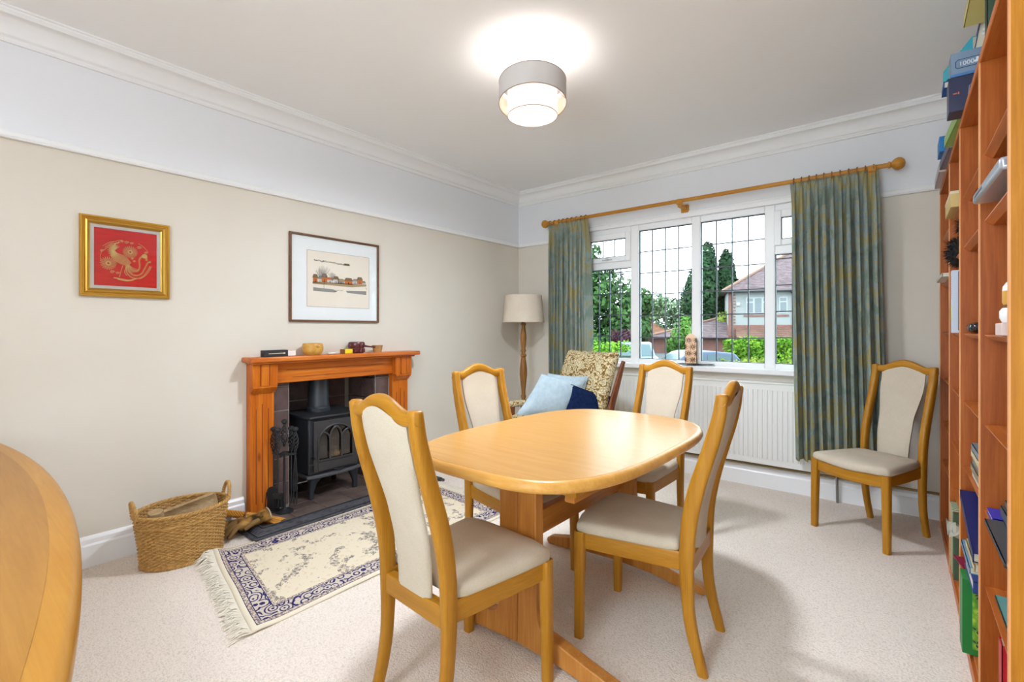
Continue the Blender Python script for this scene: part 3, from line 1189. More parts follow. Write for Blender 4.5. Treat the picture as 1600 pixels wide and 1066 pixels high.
def log(name, lab, p0, p1, r, n=9, split=False, pale=False):
    d = Vector(p1) - Vector(p0)
    t = thing(name, lab, 'log', p0)
    m = MB()
    L = d.length
    q = d.to_track_quat('Z', 'Y').to_matrix().to_4x4()
    rnd = random.Random(int(L * 1e4))
    prof = []
    for k in range(n):
        a = 2 * PI * k / n
        rr = r * rnd.uniform(.85, 1.1)
        if split and PI * .7 < a < PI * 1.3: rr *= .3
        prof.append((rr * math.cos(a), rr * math.sin(a)))
    m.rings([[(x, y, z) for x, y in prof] for z in (0, L * .5, L)], cap=False, M=q)
    m.build('bark', log_wood if pale else bark, t, smooth=50)
    for z in (0.0, L):
        m = MB()
        m.rings([[(x * .97, y * .97, z - .001) for x, y in prof], [(x * .97, y * .97, z + .001) for x, y in prof]], M=q)
        m.build('cut_face', log_wood, t, smooth=0)
    return t
log('firewood_log', 'split log with a pale end at the left inside the basket', (.26, -3.29, .10), (.30, -3.315, .285), .034, pale=True)
log('firewood_log', 'long pale split log leaning across the right side of the basket', (.17, -3.25, .205), (.26, -3.03, .272), .036, split=True, pale=True)
log('firewood_log', 'brown log lying along the bottom of the basket', (.24, -3.33, .05), (.25, -3.05, .05), .038)

# hand brush with woven handle and gloves on the hearth corner
BR = thing('hand_broom', 'straw hand broom with a woven handle lying behind the glove', 'broom', (.035, -2.885, .085), rot=(0, R(6), R(40)))
straw = wood('straw', (176, 116, 40), (206, 146, 58), (222, 170, 84), 'x', .7, 2.0)
m = MB()
for k in range(15):
    m.rings([[(-.02 + k * .008 + dx, .018 * c, .018 * s_) for c, s_ in [(math.cos(2 * PI * q / 10 + k % 2 * .3), math.sin(2 * PI * q / 10 + k % 2 * .3)) for q in range(10)]] for dx in (0, .005)])
    for q in range(8):
        a = 2 * PI * (q + .5 * (k % 2)) / 8
        m.sphere((-.018 + k * .008, .017 * math.cos(a), .017 * math.sin(a)), .0055, 6)
m.build('woven_handle', straw, BR)
m = MB(); m.lathe([(.020, .0), (.0215, .004), (.0215, .010), (.020, .014)], 14, M=Matrix.Translation((.10, 0, 0)) @ Matrix.Rotation(R(90), 4, 'Y'))
m.build('binding', mat('rust_binding', (130, 66, 24), .6), BR)
m = MB()
for k in range(120):
    r_ = random.Random(k)
    a, q = r_.uniform(0, 2 * PI), r_.uniform(.2, 1) ** .5
    y, z = .018 * q * math.cos(a), .018 * q * math.sin(a)
    e = r_.uniform(.30, .335)
    m.tube([(.11, y, z), (.20, y * 1.25, z * 1.1 - .004), (e, y * 2.1, z * .95 - .018)], .0028, 4)
m.build('bristles', straw, BR, smooth=0)

def glove(loc, rz, lab):
    t = thing('leather_glove', lab, 'glove', loc, rot=(0, R(9 if loc[2] > .03 else 0), rz))
    lm = mat('suede', (150, 112, 58), .95, spec=.1)
    g = NT(lm)
    g.color(g.ramp(g.noise(g.coords(), 16, 4, .6), [(0.38, (62, 48, 30)), (0.52, (140, 100, 50)), (0.68, (176, 136, 80))]))
    m = MB()
    # hand and cuff as a flattened tube with an open end
    rings = []
    for x, w, h, z in ((.0, .050, .036, .040), (.03, .048, .034, .040), (.06, .043, .030, .036), (.10, .044, .030, .034), (.135, .046, .028, .034), (.16, .040, .024, .034), (.172, .028, .018, .034)):
        rings.append([(x, a, z + b) for a, b in sup(20, w, h, 2.4)])
    m.rings(rings, cap=False)
    inner = [[(x, a, .040 + b) for a, b in sup(20, .046, .031, 2.4)] for x in (.0, .05)]
    m.rings([rings[0], inner[0], inner[1]], cap=False)
    m.build('glove_body', lm, t, smooth=60)
    fing = [(-.032, -.012, .085, .012), (-.012, -.006, .095, .0125), (.010, .002, .092, .0125), (.031, .012, .078, .0115)]
    for y0, dy, L, r in fing:
        m = MB()
        m.tube([(.15, y0, .034), (.15 + L * .4, y0 + dy, .046), (.15 + L * .75, y0 + dy * 2, .030), (.15 + L, y0 + dy * 2.2, .014)], [r, r * 1.1, r, r * .7], 10)
        m.sphere((.15 + L, y0 + dy * 2.2, .014), r * .75, 8)
        m.build('finger', mat('suede_dark', (126, 98, 60), .95, spec=.1), t, smooth=60)
    m = MB(); m.tube([(.07, .038, .040), (.10, .062, .046), (.13, .072, .040), (.15, .070, .030)], [.014, .015, .013, .009], 10)
    m.build('thumb', mat('suede_dark'), t, smooth=60)
    m = MB(); m.rings([[(0 + dx, a, .040 + b) for a, b in sup(24, .051, .037, 2.4)] for dx in (-.002, .004)], cap=False)
    m.build('cuff_trim', mat('cuff_lining', (176, 160, 136), .9), t, smooth=60, solid=.002)
    return t
glove((.250, -2.735, .054), R(-97), 'worn tan leather glove lying on the corner of the fender')
glove((.155, -2.83, .004), R(-112), 'dark leather glove lying under the straw broom')

# ---------------------------------------------------------------- rug
RG = thing('persian_rug', 'cream fringed rug with a navy floral border in front of the hearth', 'rug', (.82, -2.40, 0))
rug_m = mat('rug_pile', (214, 200, 168), .98, spec=.05)
g = NT(rug_m)
uvn = g.n('ShaderNodeUVMap')
uv = g.sep(uvn.outputs[0])
HXr, HYr = .41, .80
dx = g.math('SUBTRACT', HXr, g.math('ABSOLUTE', uv[0]))
dy = g.math('SUBTRACT', HYr, g.math('ABSOLUTE', uv[1]))
ed = g.math('MINIMUM', dx, dy)
along = g.math('ADD', uv[0], uv[1])
cream_c, navy_c, rose_c = (226, 214, 190), (52, 48, 96), (190, 160, 136)
def band(a, b):
    return g.math('MULTIPLY', g.math('GREATER_THAN', ed, a), g.math('LESS_THAN', ed, b))
cv = g.n('ShaderNodeMapping'); cv.inputs['Scale'].default_value = (1, 1, 1)
g.l(uvn.outputs[0], cv.inputs[0])
vv = cv.outputs[0]
# main border motif: repeated rosettes made of ring waves round voronoi cells
vb = g.vor(vv, 21.0)
rings_ = g.math('SINE', g.math('MULTIPLY', vb, 20.0))
nb = g.noise(vv, 55, 3, .7)
bm = g.math('GREATER_THAN', g.math('ADD', g.math('MULTIPLY', rings_, .34), nb), .62)
border_col = g.mix(bm, (204, 192, 178), navy_c)
nf = g.noise(vv, 8, 2, .5)
nf2 = g.noise(vv, 120, 2, .8, .8)
vf = g.vor(vv, 42)
fm = g.math('MULTIPLY', g.math('GREATER_THAN', nf, .54), g.math('GREATER_THAN', g.math('SUBTRACT', nf2, g.math('MULTIPLY', vf, .35)), .33))
fm2 = g.math('MULTIPLY', g.math('GREATER_THAN', g.noise(vv, 70, 2, .75), .60), .8)
fmot = g.math('MULTIPLY', fm, .75)
field = g.mix(fmot, cream_c, (84, 72, 84))
tint = g.math('MULTIPLY', g.math('GREATER_THAN', g.noise(vv, 38, 2), .62), .35)
field = g.mix(tint, field, (200, 170, 120))
guard = g.math('GREATER_THAN', g.noise(vv, 90, 2, .7), .5)
guard_col = g.mix(guard, (212, 196, 172), (132, 116, 126))
col = g.mix(band(.135, 9), (230, 220, 198), field)
col = g.mix(band(.118, .134), col, guard_col)
col = g.mix(band(.114, .118), col, navy_c)
col = g.mix(band(.050, .114), col, border_col)
col = g.mix(band(.046, .050), col, navy_c)
col = g.mix(band(.028, .046), col, guard_col)
col = g.mix(band(.025, .028), col, navy_c)
g.color(col)
g.bump(g.noise(vv, 600, 2, .7), .4, .002)
QX = {'BL': (.365, -3.085), 'FL': (1.225, -3.235), 'BR': (.405, -1.56), 'FR': (1.215, -1.60)}
def rugp(u, v):
    """u 0..1 back to front, v 0..1 near end to far end"""
    a = Vector(QX['BL']) * (1 - u) + Vector(QX['FL']) * u
    b = Vector(QX['BR']) * (1 - u) + Vector(QX['FR']) * u
    p = a * (1 - v) + b * v
    z = .009 + .0025 * math.sin(p.y * 9 + 1) * math.sin(p.x * 7)
    z += .030 * math.exp(-((u - .02) / .10) ** 2 - (v / .035) ** 2)      # curled corner
    z += .007 * math.exp(-((v - .02) / .03) ** 2) * (.5 + .5 * math.sin(u * 14))
    return (p.x - .82, p.y + 2.40, z)
nu, nv = 42, 80
vs = [rugp(i / nu, j / nv) for j in range(nv + 1) for i in range(nu + 1)]
fs = [(j * (nu + 1) + i, j * (nu + 1) + i + 1, (j + 1) * (nu + 1) + i + 1, (j + 1) * (nu + 1) + i) for j in range(nv) for i in range(nu)]
m = MB(); m.add(vs, fs)
ro = m.build('pile', rug_m, RG, smooth=80)
uvl = ro.data.uv_layers.new(name='UVMap')
for poly in ro.data.polygons:
    for li in poly.loop_indices:
        vi = ro.data.loops[li].vertex_index
        i, j = vi % (nu + 1), vi // (nu + 1)
        uvl.data[li].uv = (-HXr + 2 * HXr * i / nu, -HYr + 2 * HYr * j / nv)
q = ro.modifiers.new('solid', 'SOLIDIFY'); q.thickness = .007; q.offset = -1
m = MB()
rnd = random.Random(5)
for end in (0, 1):
    n = 330 if end == 0 else 200
    for k in range(n):
        u = (k + rnd.random() * .8) / n
        p = Vector(rugp(u, end)) - Vector((0, 0, .003))
        a = Vector(rugp(max(u - .02, 0), end)); b = Vector(rugp(min(u + .02, 1), end))
        tdir = (b - a).normalized()
        out = Vector((tdir.y, -tdir.x, 0)) * (1 if end == 0 else -1)
        L = rnd.uniform(.05, .085)
        if end == 0 and u < .22: L *= 1.1
        sw = rnd.uniform(-.45, .45)
        lift = rnd.uniform(.004, .018)
        e = p + out * L + tdir * L * sw
        mid = p + out * L * .5 + tdir * L * sw * .3 + Vector((0, 0, lift * .8))
        e.z = rnd.uniform(.003, .012)
        m.tube([p, mid, e], [.0024, .0022, .0012], 4)
fr_m = mat('fringe_cotton', (224, 216, 200), .95)
tag(m.build('fringe', fr_m, RG, smooth=60), kind='stuff')

# ---------------------------------------------------------------- mantel ornaments
ZM = 1.030
t = thing('match_box', 'long black box of extra-long matches, open at the right end', 'matchbox', (.085, -2.625, ZM), R(6))
m = MB(); m.box(-.025, .025, -.085, .070, 0, .042)
m.build('sleeve', mat('matt_black_card', (34, 34, 38), .6), t, bevel=.001)
m = MB(); m.tube([(.026, -.06, .020), (.026, .035, .021)], .002, 5); m.sphere((.0265, .042, .021), .0045, 8, sc=(.5, 2, 1))
m.build('printed_match', mat('match_print', (226, 206, 164), .7), t)
m = MB(); m.box(-.022, .022, .066, .125, .003, .006).box(.0215, .0225, .066, .125, .003, .036).box(-.0225, -.0215, .066, .125, .003, .036).box(-.022, .022, .124, .125, .003, .036)
m.build('tray', mat('white_card', (224, 220, 214), .8), t, smooth=0)
m = MB(); mh = MB()
for k in range(18):
    r_ = random.Random(k)
    x, z_ = r_.uniform(-.017, .019), r_.uniform(.008, .036)
    m.tube([(x, .05, z_), (x + r_.uniform(-.002, .002), .108, z_)], .0015, 4)
    mh.sphere((x, .111, z_), .0042, 6, sc=(.8, 1.3, .8))
m.build('matches', mat('match_wood', (226, 196, 120), .8), t)
mh.build('match_heads', mat('match_red', (186, 44, 24), .7), t)

t = thing('wooden_bowl', 'round yellow wooden bowl on the mantelpiece', 'bowl', (.09, -2.378, ZM))
bw = wood('bowl_wood', (176, 124, 48), (196, 146, 66), (210, 162, 84), 'x', .35)
m = MB()
pf = [(.001, 0), (.045, 0), (.060, .012), (.068, .034), (.069, .052), (.066, .070), (.062, .080), (.057, .080), (.060, .068), (.062, .05), (.060, .034), (.052, .016), (.001, .010)]
m.lathe(pf, 32)
m.build('bowl_body', bw, t)
m = MB(); m.tube([(.0695, -.010, .056), (.0705, 0, .057), (.0695, .010, .056)], .0022, 4)
m.build('carved_mark', mat('dark_mark', (92, 60, 26), .8), t)
t = thing('white_dish', 'small flat white dish between the bowl and the matchbox', 'dish', (.095, -2.24, ZM))
m = MB(); m.lathe([(.001, 0), (.026, 0), (.036, .006), (.036, .009), (.028, .006), (.022, .012), (.001, .014)], 24)
m.build('dish_body', mat('white_glaze', (226, 226, 224), .25), t)
t = thing('match_box', 'small yellow matchbox on the mantelpiece', 'matchbox', (.095, -2.125, ZM), R(8))
m = MB(); m.box(-.018, .018, -.042, .040, .001, .033)
m.build('sleeve', mat('matchbox_yellow', (232, 200, 12), .5), t, bevel=.001)
m = MB(); m.box(-.016, .016, -.0425, .0405, .003, .030)
m.build('tray', mat('tray_brown', (140, 84, 40), .7), t, smooth=0)
m = MB(); m.box(-.0182, .0185, -.0422, -.028, .0012, .0325)
m.build('striker', mat('striker_brown', (104, 66, 30), .8), t, smooth=0)
t = thing('carved_pot', 'dark red carved pot with a long handle', 'pot', (.075, -2.03, ZM))
cm = mat('red_lacquer', (86, 30, 34), .3, spec=.6)
m = MB(); m.lathe([(.001, 0), (.050, 0), (.056, .01), (.057, .034), (.054, .038), (.058, .044), (.058, .074), (.054, .082), (.050, .078), (.050, .02), (.001, .012)], 28)
m.build('pot_body', cm, t)
m = MB()
for k in range(14):
    a = 2 * PI * k / 14
    for z_, sgn in ((.02, 1), (.058, -1)):
        m.tube([(.0575 * math.cos(a + d * .12), .0575 * math.sin(a + d * .12), z_ + sgn * .012 * math.sin(d * PI * .9)) for d in (-1, -.5, 0, .5, 1)], .0028, 5)
m.build('carving', cm, t)
m = MB(); m.tube([(.03, .050, .052), (.03, .085, .047), (.032, .125, .042), (.034, .150, .041)], [.008, .006, .006, .009], 8)
m.build('handle', cm, t)
t = thing('wooden_cup', 'small tapered wooden cup at the right end of the mantelpiece', 'cup', (.095, -1.862, ZM))
m = MB(); m.lathe([(.001, 0), (.030, 0), (.034, .02), (.040, .052), (.042, .054), (.037, .054), (.032, .02), (.028, .008), (.001, .006)], 24)
m.build('cup_body', wood('cup_wood', (156, 112, 66), (178, 134, 84), (192, 150, 100), 'x', .6), t)

# ---------------------------------------------------------------- pictures on the left wall
def frame_ring(m, y0, y1, z0, z1, prof):
    """prof: (inset, x) points, swept round the rectangle"""
    loops = []
    for (a, b) in ((0, 0), (1, 0), (1, 1), (0, 1)):
        loops.append([(x, (y0 + i) if a == 0 else (y1 - i), (z0 + i) if b == 0 else (z1 - i)) for i, x in prof])
    m.rings(loops, closed=True)
P1 = thing('picture', 'gilt framed gold bird embroidery on red silk', 'picture', (0, -3.370, 1.580))
y0, y1, z0, z1 = -.190, .190, -.206, .206
m = MB(); frame_ring(m, y0, y1, z0, z1, [(0, .001), (0, .020), (.003, .024), (.009, .024), (.012, .019), (.017, .018), (.022, .024), (.028, .026), (.033, .022), (.036, .014), (.042, .011), (.042, .001)])
m.build('frame', gold_m, P1, smooth=25)
m = MB(); frame_ring(m, y0 + .038, y1 - .038, z0 + .038, z1 - .038, [(0, .001), (0, .010), (.019, .010), (.020, .006), (.020, .001)])
m.build('mount', mount_grey, P1, smooth=25)
m = MB(); m.box(.001, .006, y0 + .05, y1 - .05, z0 + .05, z1 - .05)
silk = m.build('silk', red_silk, P1, smooth=0)
m = MB()
XS = .0075
RA = .108
CYp, CZp = .000, -.008
def pt(a, b):
    return (XS, CYp + a * RA, CZp + b * RA)
def stroke(m, pts, r=.0011):
    m.tube([pt(*p) for p in catmull(pts, 5)], r * .6, 4)
# arcs of the roundel: scrolls
for a0, a1, rr in ((100, 150, .98), (155, 190, 1.0), (300, 352, 1.02), (30, 62, 1.0), (245, 290, 1.0)):
    stroke(m, [(rr * math.cos(R(a)), rr * math.sin(R(a))) for a in range(a0, a1 + 1, 8)], .0014)
# neck feathers fan
for k in range(34):
    a = R(40 + k * 8.6)
    l = .26 if k % 2 else .32
    stroke(m, [(-.48, .42), (-.48 + l * math.cos(a) * .8, .42 + l * math.sin(a) * 1.1)], .0016)
# body: overlapping scale strokes
for k in range(14):
    t_ = k / 13
    cx_, cy_ = -.52 + .62 * t_, .22 - .42 * t_
    w = .12 + .10 * math.sin(PI * t_)
    stroke(m, [(cx_ + w * .6, cy_ + w * .9), (cx_ - .02, cy_), (cx_ - w * .7, cy_ - w * .7)], .0026)
# head and beak
stroke(m, [(-.52, .62), (-.42, .78), (-.34, .80), (-.28, .88)], .004)
stroke(m, [(-.36, .82), (-.60, .70), (-.86, .40)], .0016)
stroke(m, [(-.40, .88), (-.66, .80), (-.92, .56)], .0012)
# legs
stroke(m, [(-.15, -.28), (-.22, -.55), (-.28, -.86)], .0022); stroke(m, [(-.02, -.32), (-.08, -.6), (.02, -.76)], .0018)
stroke(m, [(-.50, -.90), (-.2, -.94), (.1, -.98), (.38, -.88)], .004)
stroke(m, [(-.36, -.96), (0, -1.02), (.26, -.96)], .003)
# tail: three sweeping feathers with barbs
tails = [[(.06, -.22), (.1, -.55), (.32, -.72), (.58, -.62), (.74, -.30), (.86, -.02), (.98, .02)],
         [(.02, -.22), (.0, -.6), (.28, -.86), (.62, -.78), (.86, -.42), (.96, -.2)],
         [(.1, -.2), (.2, -.46), (.42, -.5), (.52, -.26), (.50, .06), (.6, .24), (.78, .22), (.8, .05)]]
for tl in tails:
    c = catmull(tl, 10)
    m.tube([pt(*p) for p in c], .0011, 5)
    for i in range(2, len(c) - 1, 2):
        a = Vector(c[i]); d = (Vector(c[i + 1]) - Vector(c[i - 1])).normalized(); n_ = Vector((-d.y, d.x))
        for s_ in (-1, 1):
            e = a + n_ * s_ * .055 + d * .03
            m.tube([pt(*a), pt(*e)], .0006, 4)
for k in range(7):
    stroke(m, [(-.05 + k * .02, -.25), (.02 + k * .05, -.5 + k * .02), (.2 + k * .05, -.62 + k * .03)], .0012)
# peonies
for (cx_, cy_, rr) in ((.14, .42, .30), (-.70, -.22, .32), (.72, .28, .12)):
    for k in range(22):
        a = 2 * PI * k / 22
        for q0, q1 in ((.15, .5), (.5, 1.0)):
            a2 = a + (.14 if q0 > .3 else 0)
            stroke(m, [(cx_ + rr * q0 * math.cos(a2), cy_ + rr * q0 * math.sin(a2)), (cx_ + rr * q1 * math.cos(a2 + .12), cy_ + rr * q1 * math.sin(a2 + .12)), (cx_ + rr * q0 * math.cos(a2 + .28), cy_ + rr * q0 * math.sin(a2 + .28))], .0011)
# clouds at the top, leaves
for (cx_, cy_, rr) in ((0.0, .88, .10), (-.18, .90, .07), (.2, .86, .08), (.5, .68, .10), (.78, .46, .08), (-.94, .36, .08), (-.55, -.62, .1), (-.35, -.66, .08), (.22, .1, .07), (.3, -.02, .06)):
    stroke(m, [(cx_ + rr * (1 - k / 14) * math.cos(k * .9), cy_ + rr * .7 * (1 - k / 14) * math.sin(k * .9)) for k in range(12)], .0016)
m.build('embroidery', gold_thread, silk, smooth=60)
m = MB(); m.box(.0165, .018, y0 + .036, y1 - .036, z0 + .036, z1 - .036)
m.build('glass', pic_glass, P1, smooth=0)

P2 = thing('picture', 'dark framed landscape print of orange roofed cottages with a wide white mount', 'picture', (0, -2.147, 1.563))
y0, y1, z0, z1 = -.354, .354, -.305, .305
m = MB(); frame_ring(m, y0, y1, z0, z1, [(0, .001), (0, .018), (.002, .020), (.012, .020), (.014, .018), (.014, .001)])
m.build('frame', walnut, P2, smooth=25)
m = MB(); m.box(.001, .006, y0 + .012, y1 - .012, z0 + .012, z1 - .012)
m.build('mount', white_mount, P2, smooth=0)
m = MB(); py0, py1, pz0, pz1 = -.228, .270, -.197, .197
m.box(.006, .0068, py0, py1, pz0, pz1)
pr_ = m.build('print', paper_cream, P2, smooth=0)
m = MB()
for a, b in (((py0, pz0), (py1, pz0)), ((py0, pz1), (py1, pz1)), ((py0, pz0), (py0, pz1)), ((py1, pz0), (py1, pz1))):
    m.box(.0064, .0072, min(a[0], b[0]) - .0008, max(a[0], b[0]) + .0008, min(a[1], b[1]) - .0008, max(a[1], b[1]) + .0008)
m.build('plate_line', mat('plate_line', (150, 112, 90), .9), pr_, smooth=0)
def PP(s_, t_, k=0):
    return (.0071 + .0003 * k, py0 + (py1 - py0) * s_, pz1 - (pz1 - pz0) * t_)
inks = {'orange': mat('ink_orange', (206, 116, 62), .9), 'brown': mat('ink_brown', (134, 112, 84), .9), 'grey': mat('ink_grey', (150, 148, 144), .9),
        'tan': mat('ink_tan', (176, 150, 112), .9), 'dark': mat('ink_dark', (70, 60, 52), .9), 'pale': mat('ink_pale', (206, 204, 198), .9), 'olive': mat('ink_olive', (150, 140, 78), .9)}
art = {k: MB() for k in inks}
def poly(col, pts, k=1):
    a = [PP(s_, t_, k) for s_, t_ in pts]
    art[col].add(a, [tuple(range(len(a)))])
def line(col, pts, r=.0009, k=2):
    art[col].tube([PP(s_, t_, k) for s_, t_ in pts], r, 4)
def cottage(s_, t_, w, h, wall, roof, gable=False):
    poly(wall, [(s_, t_), (s_ + w, t_), (s_ + w, t_ - h * .6), (s_, t_ - h * .6)], 1)
    poly(roof, [(s_ - .01, t_ - h * .55), (s_ + w + .01, t_ - h * .55), (s_ + w * .85, t_ - h), (s_ + w * .15, t_ - h)], 2)
    line('dark', [(s_, t_), (s_ + w, t_)], .0006, 3); line('dark', [(s_ - .01, t_ - h * .55), (s_ + w * .15, t_ - h), (s_ + w * .85, t_ - h), (s_ + w + .01, t_ - h * .55)], .0006, 3)
    poly('dark', [(s_ + w * .45, t_), (s_ + w * .55, t_), (s_ + w * .55, t_ - h * .35), (s_ + w * .45, t_ - h * .35)], 3)
cottage(.085, .56, .07, .14, 'orange', 'brown'); cottage(.165, .56, .05, .11, 'pale', 'grey')
cottage(.215, .55, .085, .15, 'orange', 'brown'); cottage(.30, .555, .09, .10, 'pale', 'orange')
cottage(.40, .555, .08, .13, 'pale', 'brown'); cottage(.47, .555, .10, .09, 'grey', 'tan')
cottage(.58, .555, .13, .12, 'orange', 'brown'); cottage(.72, .535, .07, .09, 'pale', 'grey'); cottage(.79, .53, .09, .13, 'orange', 'brown'); cottage(.88, .53, .05, .06, 'pale', 'brown')
poly('tan', [(.08, .555), (.95, .535), (.95, .565), (.70, .605), (.45, .60), (.08, .595)], 1)
poly('brown', [(.08, .56), (.30, .57), (.30, .58), (.08, .585)], 2)
poly('grey', [(.09, .655), (.40, .67), (.46, .70), (.42, .725), (.09, .72)], 1)
poly('grey', [(.60, .68), (.95, .66), (.95, .735), (.62, .715)], 1)
line('dark', [(.40, .72), (.50, .67), (.55, .69)], .0012)
line('dark', [(.25, .54), (.25, .66)], .0010)
for (s_, t_, rr) in ((.20, .40, .10), (.25, .36, .12), (.38, .42, .07)):
    for k in range(16):
        a = R(20 + k * 9)
        r_ = random.Random(k + int(s_ * 100))
        l = rr * r_.uniform(.6, 1.1)
        line('grey', [(s_, t_ + .10), (s_ + l * .5 * math.cos(a), t_ + .05 - l * .6 * math.sin(a)), (s_ + l * math.cos(a), t_ - l * 1.0 * math.sin(a))], .0006)
r_ = random.Random(3)
s_ = .10
while s_ < .66:
    w = r_.uniform(.008, .02)
    tt = .165 + .05 * (s_ - .1)
    line('dark' if s_ < .3 or s_ > .55 else 'brown', [(s_, tt + r_.uniform(-.015, .015)), (s_ + w * .5, tt + r_.uniform(-.02, .02)), (s_ + w, tt + r_.uniform(-.012, .012))], .0009 if r_.random() < .6 else .0018)
    s_ += w * .7
poly('olive', [(.57, .17), (.65, .165), (.66, .20), (.58, .205)], 1)
for k in range(10):
    line('dark', [(.57 + k * .009, .165), (.575 + k * .009, .205)], .0009, 2)
line('dark', [(.93, .50), (.94, .53), (.93, .55)], .0012); line('dark', [(.935, .60), (.955, .60), (.95, .63)], .001)
for k, mb in art.items():
    mb.build('ink', inks[k], pr_, smooth=0)
m = MB(); m.box(.0125, .0138, y0 + .012, y1 - .012, z0 + .012, z1 - .012)
m.build('glass', pic_glass, P2, smooth=0)

# ---------------------------------------------------------------- pendant lamp
def cloth(name, col, trans, tl=.5):
    if name in MATS: return MATS[name]
    m = bpy.data.materials.new(name); m.use_nodes = True
    t = m.node_tree; t.nodes.clear()
    out = t.nodes.new('ShaderNodeOutputMaterial'); mx = t.nodes.new('ShaderNodeMixShader')
    d = t.nodes.new('ShaderNodeBsdfDiffuse'); tr = t.nodes.new('ShaderNodeBsdfTranslucent')
    d.inputs[0].default_value = rgb(*col); tr.inputs[0].default_value = rgb(*trans)
    mx.inputs[0].default_value = tl
    t.links.new(d.outputs[0], mx.inputs[1]); t.links.new(tr.outputs[0], mx.inputs[2]); t.links.new(mx.outputs[0], out.inputs[0])
    MATS[name] = m
    return m
PL = thing('pendant_lamp', 'two-tier round ceiling lamp, grey fabric drum over a white glowing drum', 'ceiling lamp', (PENDANT[0], PENDANT[1], CZ))
m = MB(); m.lathe([(.001, -.03), (.020, -.028), (.042, -.018), (.046, -.006), (.046, -.0005), (.001, -.0005)], 28)
m.build('ceiling_rose', white_gloss, PL)
m = MB(); m.tube([(0, 0, -.02), (0, 0, -.19)], .003, 8)
m.build('cord', white_gloss, PL)
m = MB(); m.lathe([(.016, -.22), (.018, -.19), (.010, -.185)], 14)
hold = m.build('lamp_holder', white_gloss, PL)
def drum(m, r, z0, z1, th=.0012, n=72):
    rings = [[(rr * math.cos(2 * PI * k / n), rr * math.sin(2 * PI * k / n), z) for k in range(n)] for rr, z in ((r, z0), (r, z1), (r - th, z1), (r - th, z0))]
    m.rings(rings, closed=True)
m = MB(); drum(m, .176, -.276, -.160)
os_ = m.build('outer_shade', cloth('grey_shade', (206, 200, 197), (190, 176, 166), .12), PL)
m = MB(); drum(m, .1745, -.2755, -.1605, .0008)
m.build('shade_lining', cloth('shade_lining', (236, 222, 214), (230, 214, 204), .25), os_)
m = MB(); drum(m, .1772, -.279, -.274, .003); drum(m, .1772, -.162, -.158, .003)
m.build('rim_trim', mat('shade_trim', (158, 144, 132), .8), os_)
_ax = Vector((.7755, .6313, 0))
_piv = Matrix.Translation((0, 0, -.218))
os_.matrix_local = _piv @ Matrix.Rotation(R(-7), 4, _ax) @ _piv.inverted()      # the outer drum hangs a little askew
m = MB(); drum(m, .130, -.338, -.205)
is_ = m.build('inner_shade', cloth('white_shade', (236, 228, 222), (244, 232, 222), .45), PL)
m = MB(); drum(m, .1312, -.340, -.336, .003)
m.build('rim_trim', mat('shade_trim'), is_)
m = MB(); m.lathe([(.001, -.336), (.128, -.336), (.128, -.334), (.001, -.334)], 48)
dm_ = mat('lamp_diffuser', (250, 246, 238), .6, emit=(255, 248, 236), estr=1.6)
m.build('diffuser', dm_, is_)
m = MB()
for k in range(3):
    a = 2 * PI * k / 3 + .5
    m.tube([(.018 * math.cos(a), .018 * math.sin(a), -.205), (.129 * math.cos(a), .129 * math.sin(a), -.212), (.175 * math.cos(a), .175 * math.sin(a), -.262)], .0016, 5)
m.build('spider_wire', mat('wire_grey', (150, 140, 130), .4), PL)
RL = thing('fill_globe_lamp', 'added glowing white globe hung behind the camera as fill light', 'ceiling lamp', (2.3, -4.75, CZ))  # unseen lamp, added to brighten the room from behind the camera
m = MB(); m.lathe([(.001, -.03), (.042, -.018), (.046, -.0005), (.001, -.0005)], 24)
m.build('ceiling_rose', white_gloss, RL)
m = MB(); m.tube([(0, 0, -.02), (0, 0, -.20)], .003, 8); m.lathe([(.001, -.215), (.03, -.21), (.03, -.19), (.001, -.185)], 16)
m.build('cord', white_gloss, RL)
gm_ = mat('fill_globe_glow', (250, 250, 250), .5)
_b = gm_.node_tree.nodes['Principled BSDF']
_b.inputs['Emission Color'].default_value = (0.88, 0.95, 1.06, 1)
_b.inputs['Emission Strength'].default_value = 23.0
m = MB(); m.sphere((0, 0, -.36), .15, 24)
m.build('globe', gm_, RL, smooth=80)

# ---------------------------------------------------------------- floor lamp in the corner
FL = thing('floor_lamp', 'turned wooden standard lamp with a cream linen shade in the corner', 'floor lamp', (.30, -.30, 0))
m = MB(); n = 56
rings = [[(r * math.cos(2 * PI * k / n), r * math.sin(2 * PI * k / n), z) for k in range(n)] for r, z in ((.208, 1.278), (.182, 1.545), (.180, 1.545), (.206, 1.278))]
m.rings(rings, closed=True)
m.build('lamp_shade', linen, FL)
m = MB()
m.lathe([(.001, 0), (.15, 0), (.155, .012), (.145, .028), (.10, .045), (.05, .06), (.028, .08), (.022, .12), (.024, .20), (.033, .28), (.035, .36), (.026, .47), (.020, .52), (.026, .535), (.026, .548), (.019, .56),
         (.020, .60), (.027, .66), (.037, .76), (.036, .82), (.026, .90), (.021, .93), (.030, .94), (.031, .955), (.022, .965), (.020, .98), (.028, .99), (.028, 1.0), (.021, 1.015),
         (.026, 1.05), (.032, 1.12), (.030, 1.16), (.020, 1.225), (.019, 1.245), (.026, 1.255), (.026, 1.265), (.018, 1.275), (.016, 1.29), (.001, 1.29)], 24)
m.build('turned_pole', lampwood, FL)
m = MB(); m.tube([(0, 0, 1.29), (0, 0, 1.36)], .016, 12)
m.sphere((0, 0, 1.40), .03, 12)
for k in range(3):
    a = 2 * PI * k / 3
    m.tube([(.012 * math.cos(a), .012 * math.sin(a), 1.30), (.205 * math.cos(a), .205 * math.sin(a), 1.281)], .0018, 5)
